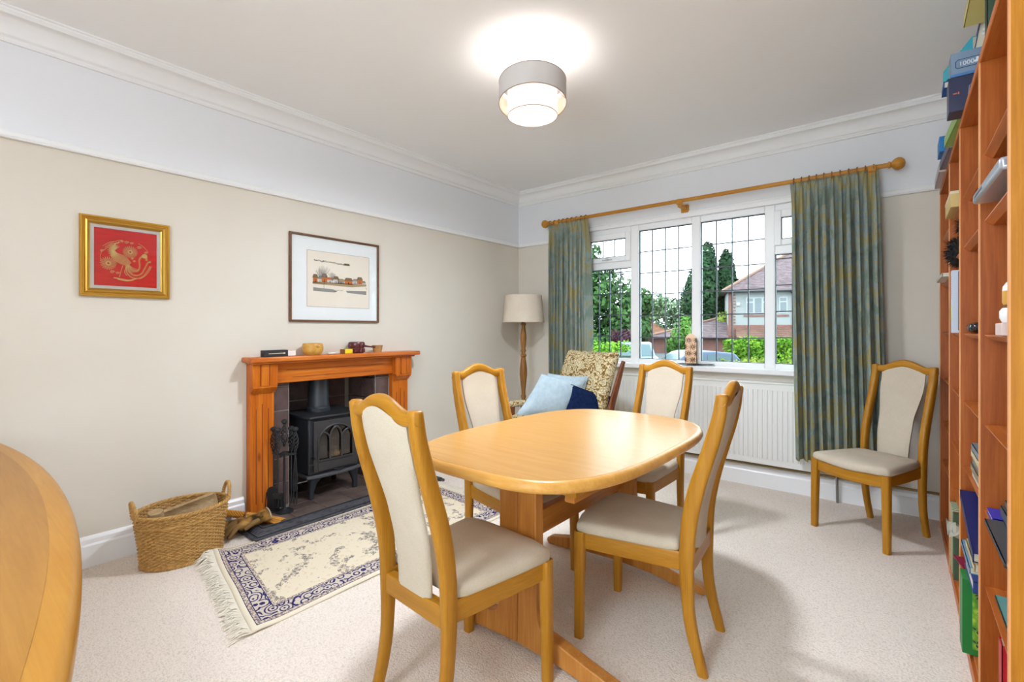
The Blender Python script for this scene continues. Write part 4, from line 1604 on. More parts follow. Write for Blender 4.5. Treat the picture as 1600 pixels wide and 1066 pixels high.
m.build('bulb_holder', white_gloss, FL)

# ---------------------------------------------------------------- armchair with cushions
AC = thing('armchair', 'high backed armchair in brown floral tapestry with dark wood frame', 'armchair', (1.174, -.735, 0), R(162))
def pillow(m, o, e1, e2, h1, h2, th, n=14, puff=2.2):
    o, e1, e2 = Vector(o), Vector(e1), Vector(e2)
    nn = e1.cross(e2).normalized()
    for sgn in (1, -1):
        vs, fs = [], []
        for j in range(n + 1):
            for i in range(n + 1):
                u, v = -1 + 2 * i / n, -1 + 2 * j / n
                # edges pulled in between the corners
                uu = u * (1 - .07 * (1 - v * v)); vv_ = v * (1 - .07 * (1 - u * u))
                t_ = th * ((1 - abs(u) ** puff) * (1 - abs(v) ** puff)) ** .55
                p = o + e1 * uu * h1 + e2 * vv_ * h2 + nn * sgn * t_
                vs.append(tuple(p))
        for j in range(n):
            for i in range(n):
                q = (j * (n + 1) + i, j * (n + 1) + i + 1, (j + 1) * (n + 1) + i + 1, (j + 1) * (n + 1) + i)
                fs.append(q if sgn > 0 else tuple(reversed(q)))
        m.add(vs, fs)
m = MB()
pts = [(.50, .50), (.42, .505), (.30, .48), (.10, .455), (.0, .46)]
# seat cushion
rings = []
for y, z_, h, w in ((.50, .44, .05, .235), (.49, .45, .085, .255), (.44, .45, .095, .262), (.2, .435, .09, .262), (-.04, .42, .085, .258), (-.06, .42, .06, .24)):
    rings.append([(a, y, z_ + b) for a, b in sup(28, w, h, 4)])
m.rings(rings)
m.build('seat_cushion', floral_m, AC, smooth=60)
# back cushion with rolled, waved top
m = MB(); rings = []
for y, z_, th, w, wave in ((-.02, .44, .05, .272, 0), (-.03, .55, .06, .276, 0), (-.065, .70, .062, .280, 0), (-.11, .84, .06, .284, 0), (-.150, .94, .055, .288, .4), (-.178, .985, .045, .285, 1), (-.195, 1.0, .022, .272, 1)):
    ring = []
    for a, b in sup(40, w, th, 4.5):
        ring.append((a, y + b * .93, z_ + b * .38 + wave * (.022 * (abs(a) / w) ** 3 - .006 * math.cos(a * 12))))
    rings.append(ring)
m.rings(rings)
m.build('back_cushion', floral_m, AC, smooth=60)
for s in (-1, 1):
    m = MB()
    c = catmull([(-.235, .955), (-.205, .88), (-.160, .76), (-.115, .64), (-.08, .50), (-.06, .36), (-.08, .18), (-.12, 0)], 5)
    rings = []
    for i, (y, z_) in enumerate(c):
        a = Vector(c[max(i - 1, 0)]); b = Vector(c[min(i + 1, len(c) - 1)]); tt = (b - a).normalized()
        w = .030 + .030 * math.sin(PI * min(1, i / (len(c) * .9)))
        rings.append(section((s * .292, y, max(z_, 0)), (1, 0, 0), (0, tt.y, -tt.x) if z_ > .02 else (0, 1, 0), .026, w, 3))
    m.rings(rings)
    m.build('back_frame', darkwood, AC, smooth=50)
    m = MB()
    rings = []
    for y, z_, w in ((-.10, .545, .03), (0, .575, .036), (.2, .598, .042), (.40, .598, .044), (.46, .590, .038)):
        rings.append(section((s * .315, y, z_), (1, 0, 0), (0, 0, 1), w * 1.4, .05, 3))
    m.rings(rings)
    m.build('arm_pad', floral_m, AC, smooth=60)
    m = MB()
    m.rings([section((s * .31, .42 + dy, z_), (1, 0, 0), (0, 1, 0), .03, w, 3.5) for z_, dy, w in ((0, .02, .032), (.2, 0, .04), (.42, .0, .05), (.575, .0, .06))])
    m.build('front_leg', darkwood, AC, smooth=50)
    m = MB(); m.box(s * .296, s * .318, -.08, .42, .33, .40)
    m.build('side_rail', darkwood, AC, bevel=.004)
m = MB(); m.box(-.30, .30, .40, .43, .31, .38)
m.build('front_rail', darkwood, AC, bevel=.004)

fwv, rtv, upv = Vector((-.6313, .7755, 0)), Vector((.7755, .6313, 0)), Vector((0, 0, 1))
def cushion(lab, c, e1, e2, h1, h2, th, mt):
    t = thing('cushion', lab, 'cushion', c)
    m = MB(); pillow(m, (0, 0, 0), e1, e2, h1, h2, th)
    m.build('cover', mt, t, smooth=80)
    m = MB()
    e1, e2 = Vector(e1), Vector(e2)
    pts = []
    for k in range(64):
        u = k / 16
        s_, f = int(u) % 4, u % 1
        a, b = [(-1 + 2 * f, -1), (1, -1 + 2 * f), (1 - 2 * f, 1), (-1, 1 - 2 * f)][s_]
        pts.append(e1 * h1 * a * (1 - .07 * (1 - b * b)) + e2 * h2 * b * (1 - .07 * (1 - a * a)))
    m.tube(pts, .003, 5, closed=True)
    m.build('piping', mt, t)
    return t
e1 = (rtv * .93 - upv * .18 + fwv * .24)
e2 = (rtv * .50 + upv * .72 + fwv * .42)
cushion('light blue velvet cushion at the front of the armchair', (1.165, -1.065, .692), e1, e2, .185, .195, .055, blue_fab)
e1b = (rtv * .95 - upv * .10 + fwv * .28)
e2b = (rtv * .25 + upv * .88 + fwv * .35)
cushion('second light blue cushion, only its corner showing behind the first', (1.20, -.955, .70), e1b, e2b, .17, .17, .04, blue_fab)
cushion('dark navy cushion tucked behind the light blue ones', (1.350, -.860, .600), (rtv * .90 - upv * .30 + fwv * .28), e2b, .18, .15, .05, navy_fab)

# ---------------------------------------------------------------- curtain pole, curtains
RZ, RYY = 2.262, -.135
CP = thing('curtain_pole', 'long honey coloured wooden curtain pole above the window', 'curtain pole', (1.82, RYY, RZ))
m = MB(); m.tube([(-1.32, 0, 0), (1.32, 0, 0)], .0155, 16)
m.build('pole', polewood, CP)
for s in (-1, 1):
    m = MB()
    M_ = Matrix.Translation((s * 1.32, 0, 0)) @ Matrix.Rotation(s * PI / 2, 4, 'Y')
    m.lathe([(.016, 0), (.022, .004), (.022, .012), (.014, .018), (.022, .024), (.034, .036), (.040, .052), (.036, .070), (.022, .084), (.001, .090)], 20, M=M_)
    m.build('finial', polewood, CP)
for x in (-1.22, -.02, 1.24):
    m = MB()
    m.box(x - .022, x + .022, -.020, .010, -.032, -.012).box(x - .018, x + .018, -.01, .110, -.050, -.026).box(x - .030, x + .030, .104, .134, -.075, -.010)
    m.box(x - .022, x + .022, -.026, -.014, -.03, .012)
    m.build('bracket', polewood, CP, bevel=.004)

def curtain(lab, x0, x1, x0b, x1b, ztop, zbot, nf, seed, group):
    t = thing('curtain', lab, 'curtain', ((x0 + x1) / 2, RYY, 0), group=group)
    cx = (x0 + x1) / 2
    rnd = random.Random(seed)
    ph = [rnd.uniform(-.25, .25) for _ in range(60)]
    am = [rnd.uniform(.6, 1.25) for _ in range(60)]
    NU, NV = nf * 14, 70
    vs = []
    for j in range(NV + 1):
        v = j / NV
        z = ztop + (zbot - ztop) * v
        d = ztop - z
        for i in range(NU + 1):
            u = i / NU
            u += (.016 * math.sin(u * 17 + seed) + .010 * math.sin(u * 31 + seed * 2)) * math.sin(PI * u)
            a = x0 + (x1 - x0) * u; b = x0b + (x1b - x0b) * u
            x = a + (b - a) * v
            # pinch pleats: three small folds gathered at the heading, opening into wide soft folds
            k = int(u * nf * .9999)
            f = u * nf - k
            wide = math.cos(2 * PI * f)
            pin = .55 * math.cos(6 * PI * f) * math.exp(-((f - .5) / .30) ** 2)
            hd = math.exp(-(d / .10) ** 2)
            low = 1 - math.exp(-(d / .16) ** 2)
            y = hd * (-.014 * pin + .004 * wide - .008) + low * (.024 + .016 * min(1, d)) * am[k] * (wide + .35 * math.sin(4 * PI * f + ph[k] * 9 + d * .8))
            y += low * .008 * math.sin(u * 23 + d * 2.3 + seed)
            x += low * .010 * math.sin(2 * PI * f * 2 + 1.2 + d * .6 + ph[k]) + low * .012 * ph[k] * math.sin(d * 2)
            # pinch waist
            w = math.exp(-((d - .085) / .035) ** 2)
            y += w * .006 * wide
            vs.append((x - cx, y - .004, z + .004 * math.cos(2 * PI * f) * (v == 0) + (.006 * wide if j == NV else 0)))
    fs = [(j * (NU + 1) + i, (j + 1) * (NU + 1) + i, (j + 1) * (NU + 1) + i + 1, j * (NU + 1) + i + 1) for j in range(NV) for i in range(NU)]
    m = MB(); m.add(vs, fs)
    m.build('cloth', curtain_m, t, smooth=80, solid=.0025)
    for k in range(nf):
        x = x0 + (x1 - x0) * (k + .5) / nf - cx
        m = MB()
        pts = [(x + .002 * math.sin(k), .024 * math.cos(2 * PI * q / 20), RZ + .024 * math.sin(2 * PI * q / 20) - .004) for q in range(20)]
        m.tube(pts, .0042, 6, closed=True)
        m.tube([(x, -.001, RZ - .028), (x, -.003, RZ - .045)], .0018, 5)
        m.build('curtain_ring', wood('ring_wood', (120, 72, 30), (150, 94, 44), (170, 112, 56), 'x', .4), t)
    return t
curtain('left of the two blue and ochre pleated curtains, nearest the room corner', .487, .938, .500, .955, 2.245, .30, 9, 2, 'blue and ochre curtains')
curtain('right of the two blue and ochre pleated curtains, next to the bookcase', 2.592, 3.092, 2.625, 3.135, 2.250, .285, 11, 7, 'blue and ochre curtains')

# ---------------------------------------------------------------- radiator
RD = thing('radiator', 'long white panel radiator under the window', 'radiator', (1.98, 0, 0))
m = MB()
x0, x1 = -.76, .74
pitch = .0333
out = []
n = int((x1 - x0 - .04) / pitch)
yb, yf, yr = -.058, -.070, -.0755
o = [(x0, yb), (x0, yf)]
x = x0 + .02
for k in range(n):
    o += [(x + .004, yf), (x + .008, yr), (x + .0255, yr), (x + .0295, yf)]
    x += pitch
o += [(x1, yf), (x1, yb)]
m.rings([[(a, b, z_) for a, b in o] for z_ in (.235, .75)])
m.box(x0, x1, yf - .002, yb, .19, .236).box(x0, x1, yf - .002, yb, .749, .80)
m.build('front_panel', rad_white, RD, smooth=30)
m = MB(); m.box(x0 - .003, x1 + .003, -.080, -.014, .797, .812).box(x0 - .004, x0, -.078, -.014, .20, .80).box(x1, x1 + .004, -.078, -.014, .20, .80)
m.build('top_grille', rad_white, RD, bevel=.003)
m = MB(); m.box(x0, x1, -.024, -.010, .20, .79)
m.build('rear_panel', rad_white, RD)
m = MB(); m.tube([(-1.10, -.030, .170), (.86, -.030, .170), (1.55, -.030, .170)], .0085, 10)
m.build('supply_pipe', brass, RD)
m = MB()
m.tube([(.745, -.05, .215), (.88, -.05, .215)], .009, 10); m.tube([(.88, -.05, .225), (.885, -.05, .0)], .0085, 10)
m.lathe([(.013, .20), (.016, .205), (.016, .235), (.013, .24)], 12, cx=.88, cy=-.05)
m.build('valve', chrome, RD)

# ---------------------------------------------------------------- window sill objects
t = thing('carved_candle', 'tall square topped terracotta candle holder carved with star flowers on the sill', 'candle holder', (1.848, -.020, .926), R(20))
cdm = mat('carved_candle_stone', (240, 200, 166), .8)
m = MB()
o = sup(40, .043, .043, 5)
m.rings([[(x, y, z_) for x, y in o] for z_ in (0, .205)] + [[(x * .8, y * .8, .222) for x, y in o], [(x * .35, y * .35, .242) for x, y in o], [(x * .1, y * .1, .247) for x, y in o]])
body = m.build('body', cdm, t, smooth=40)
m = MB()
# star flowers in relief grooves, wrapped round the body
def wrapped(u, z_):
    # u is the distance round the body
    k = u / (2 * PI * .043)
    i = int((k % 1) * 400) % 400
    x, y = wrap_o[i]
    return (x, y, z_)
_raw = sup(1600, .0436, .0436, 5)
_cum = [0.0]
for _a, _b in zip(_raw, _raw[1:] + _raw[:1]):
    _cum.append(_cum[-1] + math.hypot(_b[0] - _a[0], _b[1] - _a[1]))
wrap_o = []
_j = 0
for _i in range(400):
    while _cum[_j + 1] < _cum[-1] * _i / 400: _j += 1
    wrap_o.append(_raw[_j])
per = 2 * PI * .043
for row in range(4):
    for c in range(5):
        uc = per * (c + .5 * (row % 2)) / 5
        zc = .028 + row * .054
        for q in range(8):
            a = 2 * PI * q / 8
            m.tube([wrapped(uc + r_ * math.cos(a), zc + r_ * math.sin(a)) for r_ in (.004, .012, .022)], [.0013, .0034, .0012], 5)
            a2 = a + PI / 8
            m.tube([wrapped(uc + .022 * math.cos(a), min(zc + .022 * math.sin(a), .205)), wrapped(uc + .026 * math.cos(a2), min(zc + .026 * math.sin(a2), .205))], .0012, 4)
m.build('carving', mat('carving_brown', (70, 30, 14), .85), body)
t = thing('glass_dish', 'shallow clear leaf-shaped glass dish under the carved candle holder', 'dish', (1.875, -.022, .906), R(8))
m = MB()
o = sup(48, .16, .055, 2.2)
m.rings([[(x * .5, y * .5, 0) for x, y in o], [(x * .9, y * .6, .004) for x, y in o], [(x, y, .019) for x, y in o], [(x * .985, y * .97, .0195) for x, y in o], [(x * .86, y * .58, .0075) for x, y in o], [(x * .45, y * .45, .005) for x, y in o]])
m.build('dish_body', glass_mat('dish_glass', (244, 247, 248), .05), t)

# ---------------------------------------------------------------- bookcase on the right
BX = 3.388
UP = [-.143, -.835, -1.36, -1.975, -2.485]       # far face of each upright; thickness runs towards the camera
UT = .022
BK2 = thing('bookcase', 'tall reddish brown wooden bookcase along the right wall', 'bookcase', (3.54, -1.32, 0))
def bb(m, x0, x1, y0, y1, z0, z1):
    return m.box(x0 - 3.54, x1 - 3.54, y0 + 1.32, y1 + 1.32, z0, z1)
XB = 3.690
BT0 = 2.022
for i, y in enumerate(UP):
    m = MB(); bb(m, BX + .003, XB, y - UT, y, 0, BT0)
    near = (i == len(UP) - 1)
    u = m.build('upright', wood('teak_end', (160, 98, 14), (178, 114, 20), (192, 130, 34), 'z', .42, 1.4) if near else teak_z, BK2, smooth=30)
    m = MB(); bb(m, BX, BX + .003, y - UT, y, 0, BT0)
    m.build('edge_lipping', teak_edge, u, smooth=0)
m = MB(); bb(m, BX, XB, UP[-1] - UT, UP[0], BT0, BT0 + .024)
m.build('top_panel', teak_y, BK2, bevel=.003)
m = MB(); bb(m, XB, XB + .008, UP[-1] - UT, UP[0], 0, BT0 + .02)
m.build('back_board', teak_z, BK2)
levels = [1.725, 1.522, 1.172, .898, .636, .404]
skip = {(0, 1), (2, 5)}
extra = {0: [1.458]}
for b in range(4):
    y1, y0 = UP[b] - UT, UP[b + 1]
    for k, z in enumerate(levels + extra.get(b, [])):
        if (b, k) in skip: continue
        m = MB()
        o = [(BX + .012, z + .010), (BX + .012, z + .014), (XB, z + .014), (XB, z - .004), (BX + .030, z - .004)]
        m.prism([(a - 3.54, c) for a, c in o], y0 + 1.32, y1 + 1.32, axis='y')
        m.build('shelf', teak_y, BK2, smooth=0)
    m = MB(); bb(m, BX + .012, XB, y0, y1, .045, .065)
    m.build('bottom_shelf', teak_y, BK2, smooth=0)
    m = MB(); bb(m, BX + .003, BX + .02, y0, y1, 0, .045)
    m.build('plinth', teak_y, BK2, smooth=0)

def text(body, parent, loc, rot, size, mt, ext=.0004):
    c = bpy.data.curves.new('lettering', 'FONT')
    c.body = body; c.size = size; c.extrude = ext
    c.align_x = 'CENTER'; c.align_y = 'CENTER'
    c.materials.append(mt)
    tmp = bpy.data.objects.new('lettering_curve', c)
    me = bpy.data.meshes.new_from_object(tmp)
    bpy.data.objects.remove(tmp)
    o = bpy.data.objects.new('lettering', me); C.objects.link(o)
    o.parent = parent; o.location = loc; o.rotation_euler = rot
    return o

pages = mat('page_edges', (214, 206, 188), .9)
CARD = {}
def cardm(c, rough=.45):
    k = 'cover_%d_%d_%d' % c
    return mat(k, c, rough)
def book(lab, loc, size, col, spine='x', group=None, tilt=None, cat='book', name='book'):
    """size (dx, dy, dz); a lying or standing hardback: cover with pages showing on the other three sides.
    spine names the face that carries the spine: x- front, y- side facing the camera."""
    dx, dy, dz = size
    t = thing(name, lab, cat, loc, group=group, rot=tilt)
    cm_ = cardm(col)
    thin = min(range(3), key=lambda i: size[i])
    m = MB(); c = .002
    def B(m, a0, a1, b0, b1, c0, c1): m.box(a0, a1, b0, b1, c0, c1)
    if thin == 2:
        B(m, 0, dx, 0, dy, 0, c); B(m, 0, dx, 0, dy, dz - c, dz)
        if spine == 'x': B(m, 0, c, 0, dy, 0, dz)
        else: B(m, 0, dx, 0, c, 0, dz)
        p = (.004 if spine == 'x' else .003, dx - .004, .004 if spine == 'x' else .003, dy - .004, c, dz - c)
    elif thin == 1:
        B(m, 0, dx, 0, c, 0, dz); B(m, 0, dx, dy - c, dy, 0, dz)
        B(m, 0, c, 0, dy, 0, dz)
        p = (.003, dx - .004, c, dy - c, .004, dz - .004)
    else:
        B(m, 0, c, 0, dy, 0, dz); B(m, dx - c, dx, 0, dy, 0, dz)
        B(m, 0, dx, dy - c, dy, 0, dz)
        p = (c, dx - c, .004, dy - .003, .004, dz - .004)
    m.build('cover', cm_, t, smooth=0)
    m = MB(); B(m, *p)
    m.build('pages', pages, t, smooth=0)
    return t
def carton(name, lab, cat, loc, size, col, group=None, lid=None, rz=0, bevel=.0015, rough=.4):
    t = thing(name, lab, cat, loc, rz, group)
    dx, dy, dz = size
    m = MB(); m.box(0, dx, 0, dy, 0, dz)
    m.build('box_body', cardm(col, rough), t, bevel=bevel)
    return t
ZT = BT0 + .024
GT = 'books and boxes piled on top of the bookcase'
# --- on top, from near to far
book('dark green book standing upright under the pale yellow one on the bookcase top', (3.425, -1.80, ZT), (.18, .05, .298), (40, 70, 52), 'x', GT)
book('pale yellow book high at the top right, lying across the upright green book', (3.386, -1.86, ZT + .299), (.20, .30, .034), (226, 214, 130), 'x', GT)
t = book('dark blue book leaning upright beside the cyan book', (3.420, -1.515, ZT + .227), (.036, .17, .25), (14, 44, 110), 'x', GT, tilt=(0, R(9), 0))
m = MB()
for k in range(9):
    r_ = random.Random(k + 40)
    m.box(.012, .012 + r_.uniform(.005, .011), -.0006, 0, .05 + k * .016, .058 + k * .016)
m.build('spine_print', mat('print_white', (226, 230, 236), .6), t, smooth=0)
t = book('bright cyan book lying on the puzzle boxes on the bookcase top', (3.414, -1.505, ZT + .227), (.17, .28, .056), (20, 178, 206), 'x', GT, tilt=(0, 0, R(14)))
m = MB()
for k in range(9):
    r_ = random.Random(k)
    m.box(-.0006, 0, .05 + k * .014, .058 + k * .014, .016, .016 + r_.uniform(.006, .013))
m.build('spine_print', mat('print_white'), t, smooth=0)
book('small royal blue book peeping out behind the puzzle boxes', (3.336, -1.44, ZT + .133), (.15, .10, .026), (14, 84, 170), 'x', GT)
t = carton('jigsaw_box', 'dark navy box with a small orange mark, under the grey-blue puzzle box', 'box', (3.347, -1.53, ZT), (.26, .10, .132), (40, 44, 78), GT)
m = MB()
m.box(.012, .024, -.0006, 0, .066, .070).box(.026, .030, -.0006, 0, .064, .073)
m.build('orange_print', mat('print_orange', (206, 96, 60), .6), t, smooth=0)
m = MB()
o = [(.055, .055), (.058, .088), (.066, .094), (.096, .098), (.102, .092), (.100, .060), (.094, .054), (.062, .050)]
m.tube([(a, -.001, b) for a, b in o], .0012, 4, closed=True)
m.tube([(.066, -.001, .066), (.072, -.001, .084), (.078, -.001, .066), (.082, -.001, .085), (.078, -.001, .072), (.090, -.001, .070), (.092, -.001, .084), (.086, -.001, .086)], .0014, 4)
m.build('emblem', mat('print_silver', (150, 158, 196), .5), t, smooth=0)
t = carton('jigsaw_box', 'grey-blue 1000 piece puzzle box on the top of the bookcase', 'box', (3.352, -1.53, ZT + .133), (.26, .085, .092), (120, 142, 168), GT)
m = MB(); m.box(-.0006, .261, -.0006, .085, 0, .010)
m.build('lid_edge', mat('print_blue', (70, 120, 180), .5), t, smooth=0)
text('1000', t, (.045, -.001, .045), (PI / 2, 0, 0), .022, mat('print_white'))
m = MB()
o = [(.020, .030), (.105, .030), (.112, .036), (.112, .056), (.105, .062), (.020, .062), (.014, .056), (.014, .036)]
m.tube([(a, -.001, b) for a, b in o], .0012, 4, closed=True)
m.build('badge', mat('print_navy', (40, 60, 110), .5), t, smooth=0)
m = MB()
def jig(cx_, cz_, r):
    pts = []
    for k in range(40):
        a = 2 * PI * k / 40
        q = r * (1 + .28 * math.sin(4 * a))
        pts.append((cx_ + q * math.cos(a), cz_ + q * math.sin(a)))
    m.prism(pts, -.0012, -.0004, axis='y')
jig(.078, .046, .010); jig(.096, .048, .010); jig(.112, .044, .008)
m.build('puzzle_print', mat('print_white'), t, smooth=0)
book('green covered book lying on the bookcase top behind the puzzle boxes', (3.378, -1.42, ZT), (.19, .36, .045), (140, 180, 92), 'x', GT, tilt=(0, 0, R(3)))
book('grey-brown book with a dark lower edge on the bookcase top', (3.376, -1.04, ZT), (.2, .38, .040), (118, 116, 136), 'x', GT, tilt=(0, 0, R(2)))
t = carton('game_box', 'small mid blue box with a white emblem on the far part of the bookcase top', 'box', (3.352, -.86, ZT + .042), (.2, .15, .075), (22, 112, 178), GT)
m = MB()
for q in range(2):
    m.tube([(.030 + .010 * math.cos(a), -.001, .027 + q * .018 + .009 * math.sin(a)) for a in [2 * PI * k / 12 for k in range(12)]], .0016, 4, closed=True)
m.build('emblem', mat('print_white'), t, smooth=0)
book('off-white book at the far end of the bookcase top', (3.362, -.62, ZT), (.2, .40, .046), (206, 196, 200), 'x', GT)

# --- in the bays
GB = 'things kept on the bookcase shelves'
def sh(k): return levels[k] + .015
t = carton('box_file', 'yellow cardboard box sticking out of the upper shelf', 'box', (3.372, -1.20, sh(0)), (.24, .30, .070), (206, 178, 110), GB)
m = MB(); m.box(-.001, .24, -.002, .3, .058, .0705)
m.build('lid', mat('box_cream', (222, 208, 176), .7), t, bevel=.001)
book('white catalogue lying under the black fur on a far shelf', (3.366, -.76, 1.474), (.25, .42, .018), (222, 220, 206), 'x', GB)
def fur(lab, loc, sc_, seed, n=900):
    t = thing('fur_hat', lab, 'fur hat', loc, group=GB)
    fm_ = mat('black_fur', (26, 22, 20), .9)
    m = MB(); m.sphere((0, 0, 0), 1, 14, sc=(sc_[0] * .86, sc_[1] * .86, sc_[2] * .86))
    m.build('body', fm_, t)
    m = MB(); r_ = random.Random(seed)
    for i in range(n):
        u, v = r_.uniform(-1, 1), r_.uniform(0, 2 * PI)
        q = math.sqrt(1 - u * u)
        d = Vector((q * math.cos(v), q * math.sin(v), u))
        p = Vector((d.x * sc_[0] * .8, d.y * sc_[1] * .8, d.z * sc_[2] * .8))
        dd = (d + Vector((r_.uniform(-.6, .6), r_.uniform(-.6, .6), r_.uniform(-.7, .3)))).normalized() * r_.uniform(.012, .028)
        s_ = dd.cross(Vector((r_.uniform(-1, 1), r_.uniform(-1, 1), r_.uniform(-1, 1)))).normalized() * .0022
        e = p + dd
        m.add([p - s_, p + s_, e], [(0, 1, 2)])
    m.build('fur', fm_, t, smooth=0)
    return t
fur('black shaggy fur hat bulging from the shelf above the white folder', (3.415, -.99, 1.565), (.050, .11, .075), 1)
fur('small black fur hat under the yellow box', (3.428, -1.12, 1.668), (.030, .09, .042), 3, 500)
t = carton('magazine_folder', 'white and blue upright folder on the middle shelf', 'folder', (3.387, -1.02, sh(2)), (.20, .045, .292), (196, 206, 220), GB)
m = MB(); m.box(.022, .2, -.0008, 0, .012, .286)
m.build('cover_print', mat('print_seascape', (84, 108, 134), .5), t, smooth=0)
m = MB()
for k in range(10):
    m.box(-.0008, 0, .012, .018, .16 + k * .011, .167 + k * .011)
m.build('spine_letters', mat('print_rose', (206, 150, 170), .5), t, smooth=0)
m = MB(); m.box(-.0008, 0, .006, .036, .06, .13)
m.build('spine_picture', mat('print_lime', (188, 204, 90), .5), t, smooth=0)
t = thing('spectacle_case', 'shiny black case lying on the middle shelf', 'case', (3.400, -1.60, sh(2)), group=GB)
m = MB(); rings = []
for y, w, h in ((0, .03, .010), (.01, .045, .018), (.05, .05, .022), (.12, .05, .022), (.155, .045, .017), (.165, .03, .010)):
    rings.append([(.05 + a, y, .022 + b) for a, b in sup(20, w, h, 3)])
m.rings(rings); m.build('case_body', mat('gloss_black', (24, 28, 34), .12, spec=.7), t, smooth=60)
m = MB(); m.tube([(.0, .02, .022), (-.001, .09, .022), (.0, .15, .022)], .0014, 4)
m.build('rim', chrome, t)
t = carton('cd_stack', 'lilac upright paperback beside the upright, upper shelf', 'book', (3.402, -1.945, sh(1)), (.16, .02, .155), (170, 156, 196), GB)
# silver cased disc set lying on a brown box
t = carton('storage_box', 'flat dark brown box under the silver case', 'box', (3.425, -2.46, sh(1)), (.20, .42, .035), (72, 44, 26), GB)
t = thing('silver_case', 'silver edged case with dark printed cover jutting from the upper shelf', 'case', (3.378, -2.46, sh(1) + .038), group=GB, rz=R(1.5))
m = MB(); m.box(0, .22, 0, .40, 0, .030)
m.build('case_body', mat('silver_plastic', (176, 180, 190), .25, metal=.4), t, bevel=.008, seg=3)
m = MB(); m.box(.006, .21, .01, .39, .030, .031)
m.build('cover_print', mat('print_dark', (60, 52, 60), .4), t, smooth=0)
m = MB()
for k in range(12):
    m.box(-.0006, .0005, .24 + k * .011, .247 + k * .011, .011, .018)
m.build('spine_letters', mat('print_dark'), t, smooth=0)
# ornaments on the nearest middle shelf
t = carton('card_box', 'pink and white card box at the base of the ornament stack', 'box', (3.386, -2.42, sh(2)), (.07, .09, .030), (214, 190, 184), GB)
t = thing('white_pot', 'small white china pot standing on the pink card box', 'pot', (3.419, -2.372, sh(2) + .031), group=GB)
m = MB(); m.lathe([(.001, 0), (.026, 0), (.031, .012), (.031, .028), (.026, .036), (.001, .036)], 20)
m.build('pot_body', mat('white_glaze'), t)
m = MB(); m.lathe([(.001, .036), (.024, .036), (.024, .043), (.001, .043)], 20)
m.build('brown_lid', mat('lid_brown', (110, 70, 36), .6), t)
t = thing('domed_jar', 'ochre jar with a white domed lid on top of the white pot', 'jar', (3.419, -2.372, sh(2) + .075), group=GB)
m = MB(); m.lathe([(.001, 0), (.024, 0), (.026, .006), (.026, .034), (.001, .034)], 20)
m.build('jar_body', mat('ochre_glaze', (200, 150, 60), .5), t)
m = MB(); m.lathe([(.026, .034), (.025, .044), (.019, .055), (.010, .061), (.001, .063)], 20)
m.build('domed_lid', mat('white_glaze'), t)
book('tall blue-grey book standing at the near end of the fourth shelf', (3.40, -2.455, sh(3)), (.18, .035, .20), (96, 112, 126), 'x', GB)
# stack of magazines, third bay
for k in range(5):
    r_ = random.Random(k)
    book(['pale magazine at the bottom of the stack in the third bay', 'brown paper magazine second in the stack of the third bay', 'grey magazine in the middle of the stack of the third bay', 'cream magazine fourth in the stack of the third bay', 'blue-grey magazine on top of the stack in the third bay'][k],
         (3.405 + r_.uniform(0, .006), -1.86 + r_.uniform(-.01, .01), sh(4) + k * .0255), (.20, .30, .025), [(206, 200, 184), (150, 134, 112), (120, 120, 116), (206, 190, 150), (120, 132, 140)][k], 'x', 'magazines stacked in the third bay')
# lying on the fifth shelf of the nearest bay
book('blue covered book with yellow edge lying on the fifth shelf', (3.402, -2.13, sh(4)), (.20, .11, .014), (40, 50, 170), 'y', GB)
book('slate grey folder overhanging the fifth shelf', (3.386, -2.47, sh(4)), (.21, .335, .012), (62, 70, 76), 'x', GB)
book('dark grey magazine lying on the slate folder', (3.424, -2.44, sh(4) + .013), (.19, .36, .030), (70, 72, 74), 'x', GB)
book('charcoal magazine with a pale edge on top of the fifth shelf pile', (3.432, -2.42, sh(4) + .044), (.19, .33, .018), (86, 84, 84), 'x', GB)
book('pinkish paper booklet topping the fifth shelf pile', (3.436, -2.40, sh(4) + .063), (.16, .28, .010), (190, 160, 150), 'x', GB)
t = book('teal booklet with a white margin lying on the lowest shelf', (3.414, -2.34, sh(5)), (.16, .275, .006), (92, 150, 146), 'x', GB)
m = MB()
for k in range(5):
    m.sphere((.028, .06 + k * .045, .0062), .006, 6, sc=(.6, 1.6, .08))
m.build('printed_leaves', mat('print_dark'), t, smooth=0)
book('bright red hardback standing in the bottom of the nearest bay', (3.402, -2.29, .066), (.20, .05, .32), (184, 12, 30), 'x', GB)
# bottom of the third bay
t = carton('gift_bag', 'tall green box with a leaf-printed front at the bottom of the third bay', 'box', (3.369, -1.74, .066), (.26, .09, .262), (22, 116, 48), GB)
lp = mat('leaf_print', (150, 186, 60), .5)
g = NT(lp)
v = g.coords()
g.color(g.ramp(g.vor(v, 48), [(0.2, (176, 206, 70)), (0.5, (120, 172, 44)), (0.8, (80, 140, 36))]))
m = MB(); m.box(.026, .25, -.0008, 0, .022, .245)
fp_ = m.build('leaf_panel', lp, t, smooth=0)
m = MB(); r_ = random.Random(4)
for k in range(34):
    x, z_ = .034 + r_.random() * .20, .035 + r_.random() * .195
    for q in range(3):
        a = r_.uniform(0, 2 * PI)
        d = Vector((math.cos(a), 0, math.sin(a)))
        n_ = Vector((-d.z, 0, d.x))
        c = Vector((x, -.0012, z_))
        m.add([c, c + d * .007 + n_ * .0028, c + d * .015, c + d * .007 - n_ * .0028], [(0, 1, 2, 3)])
m.build('printed_leaves', mat('leaf_print_dark', (40, 44, 60), .6), fp_, smooth=0)
book('thick blue-spined book lying on the green box', (3.386, -1.86, .330), (.22, .26, .040), (36, 60, 130), 'y', GB)
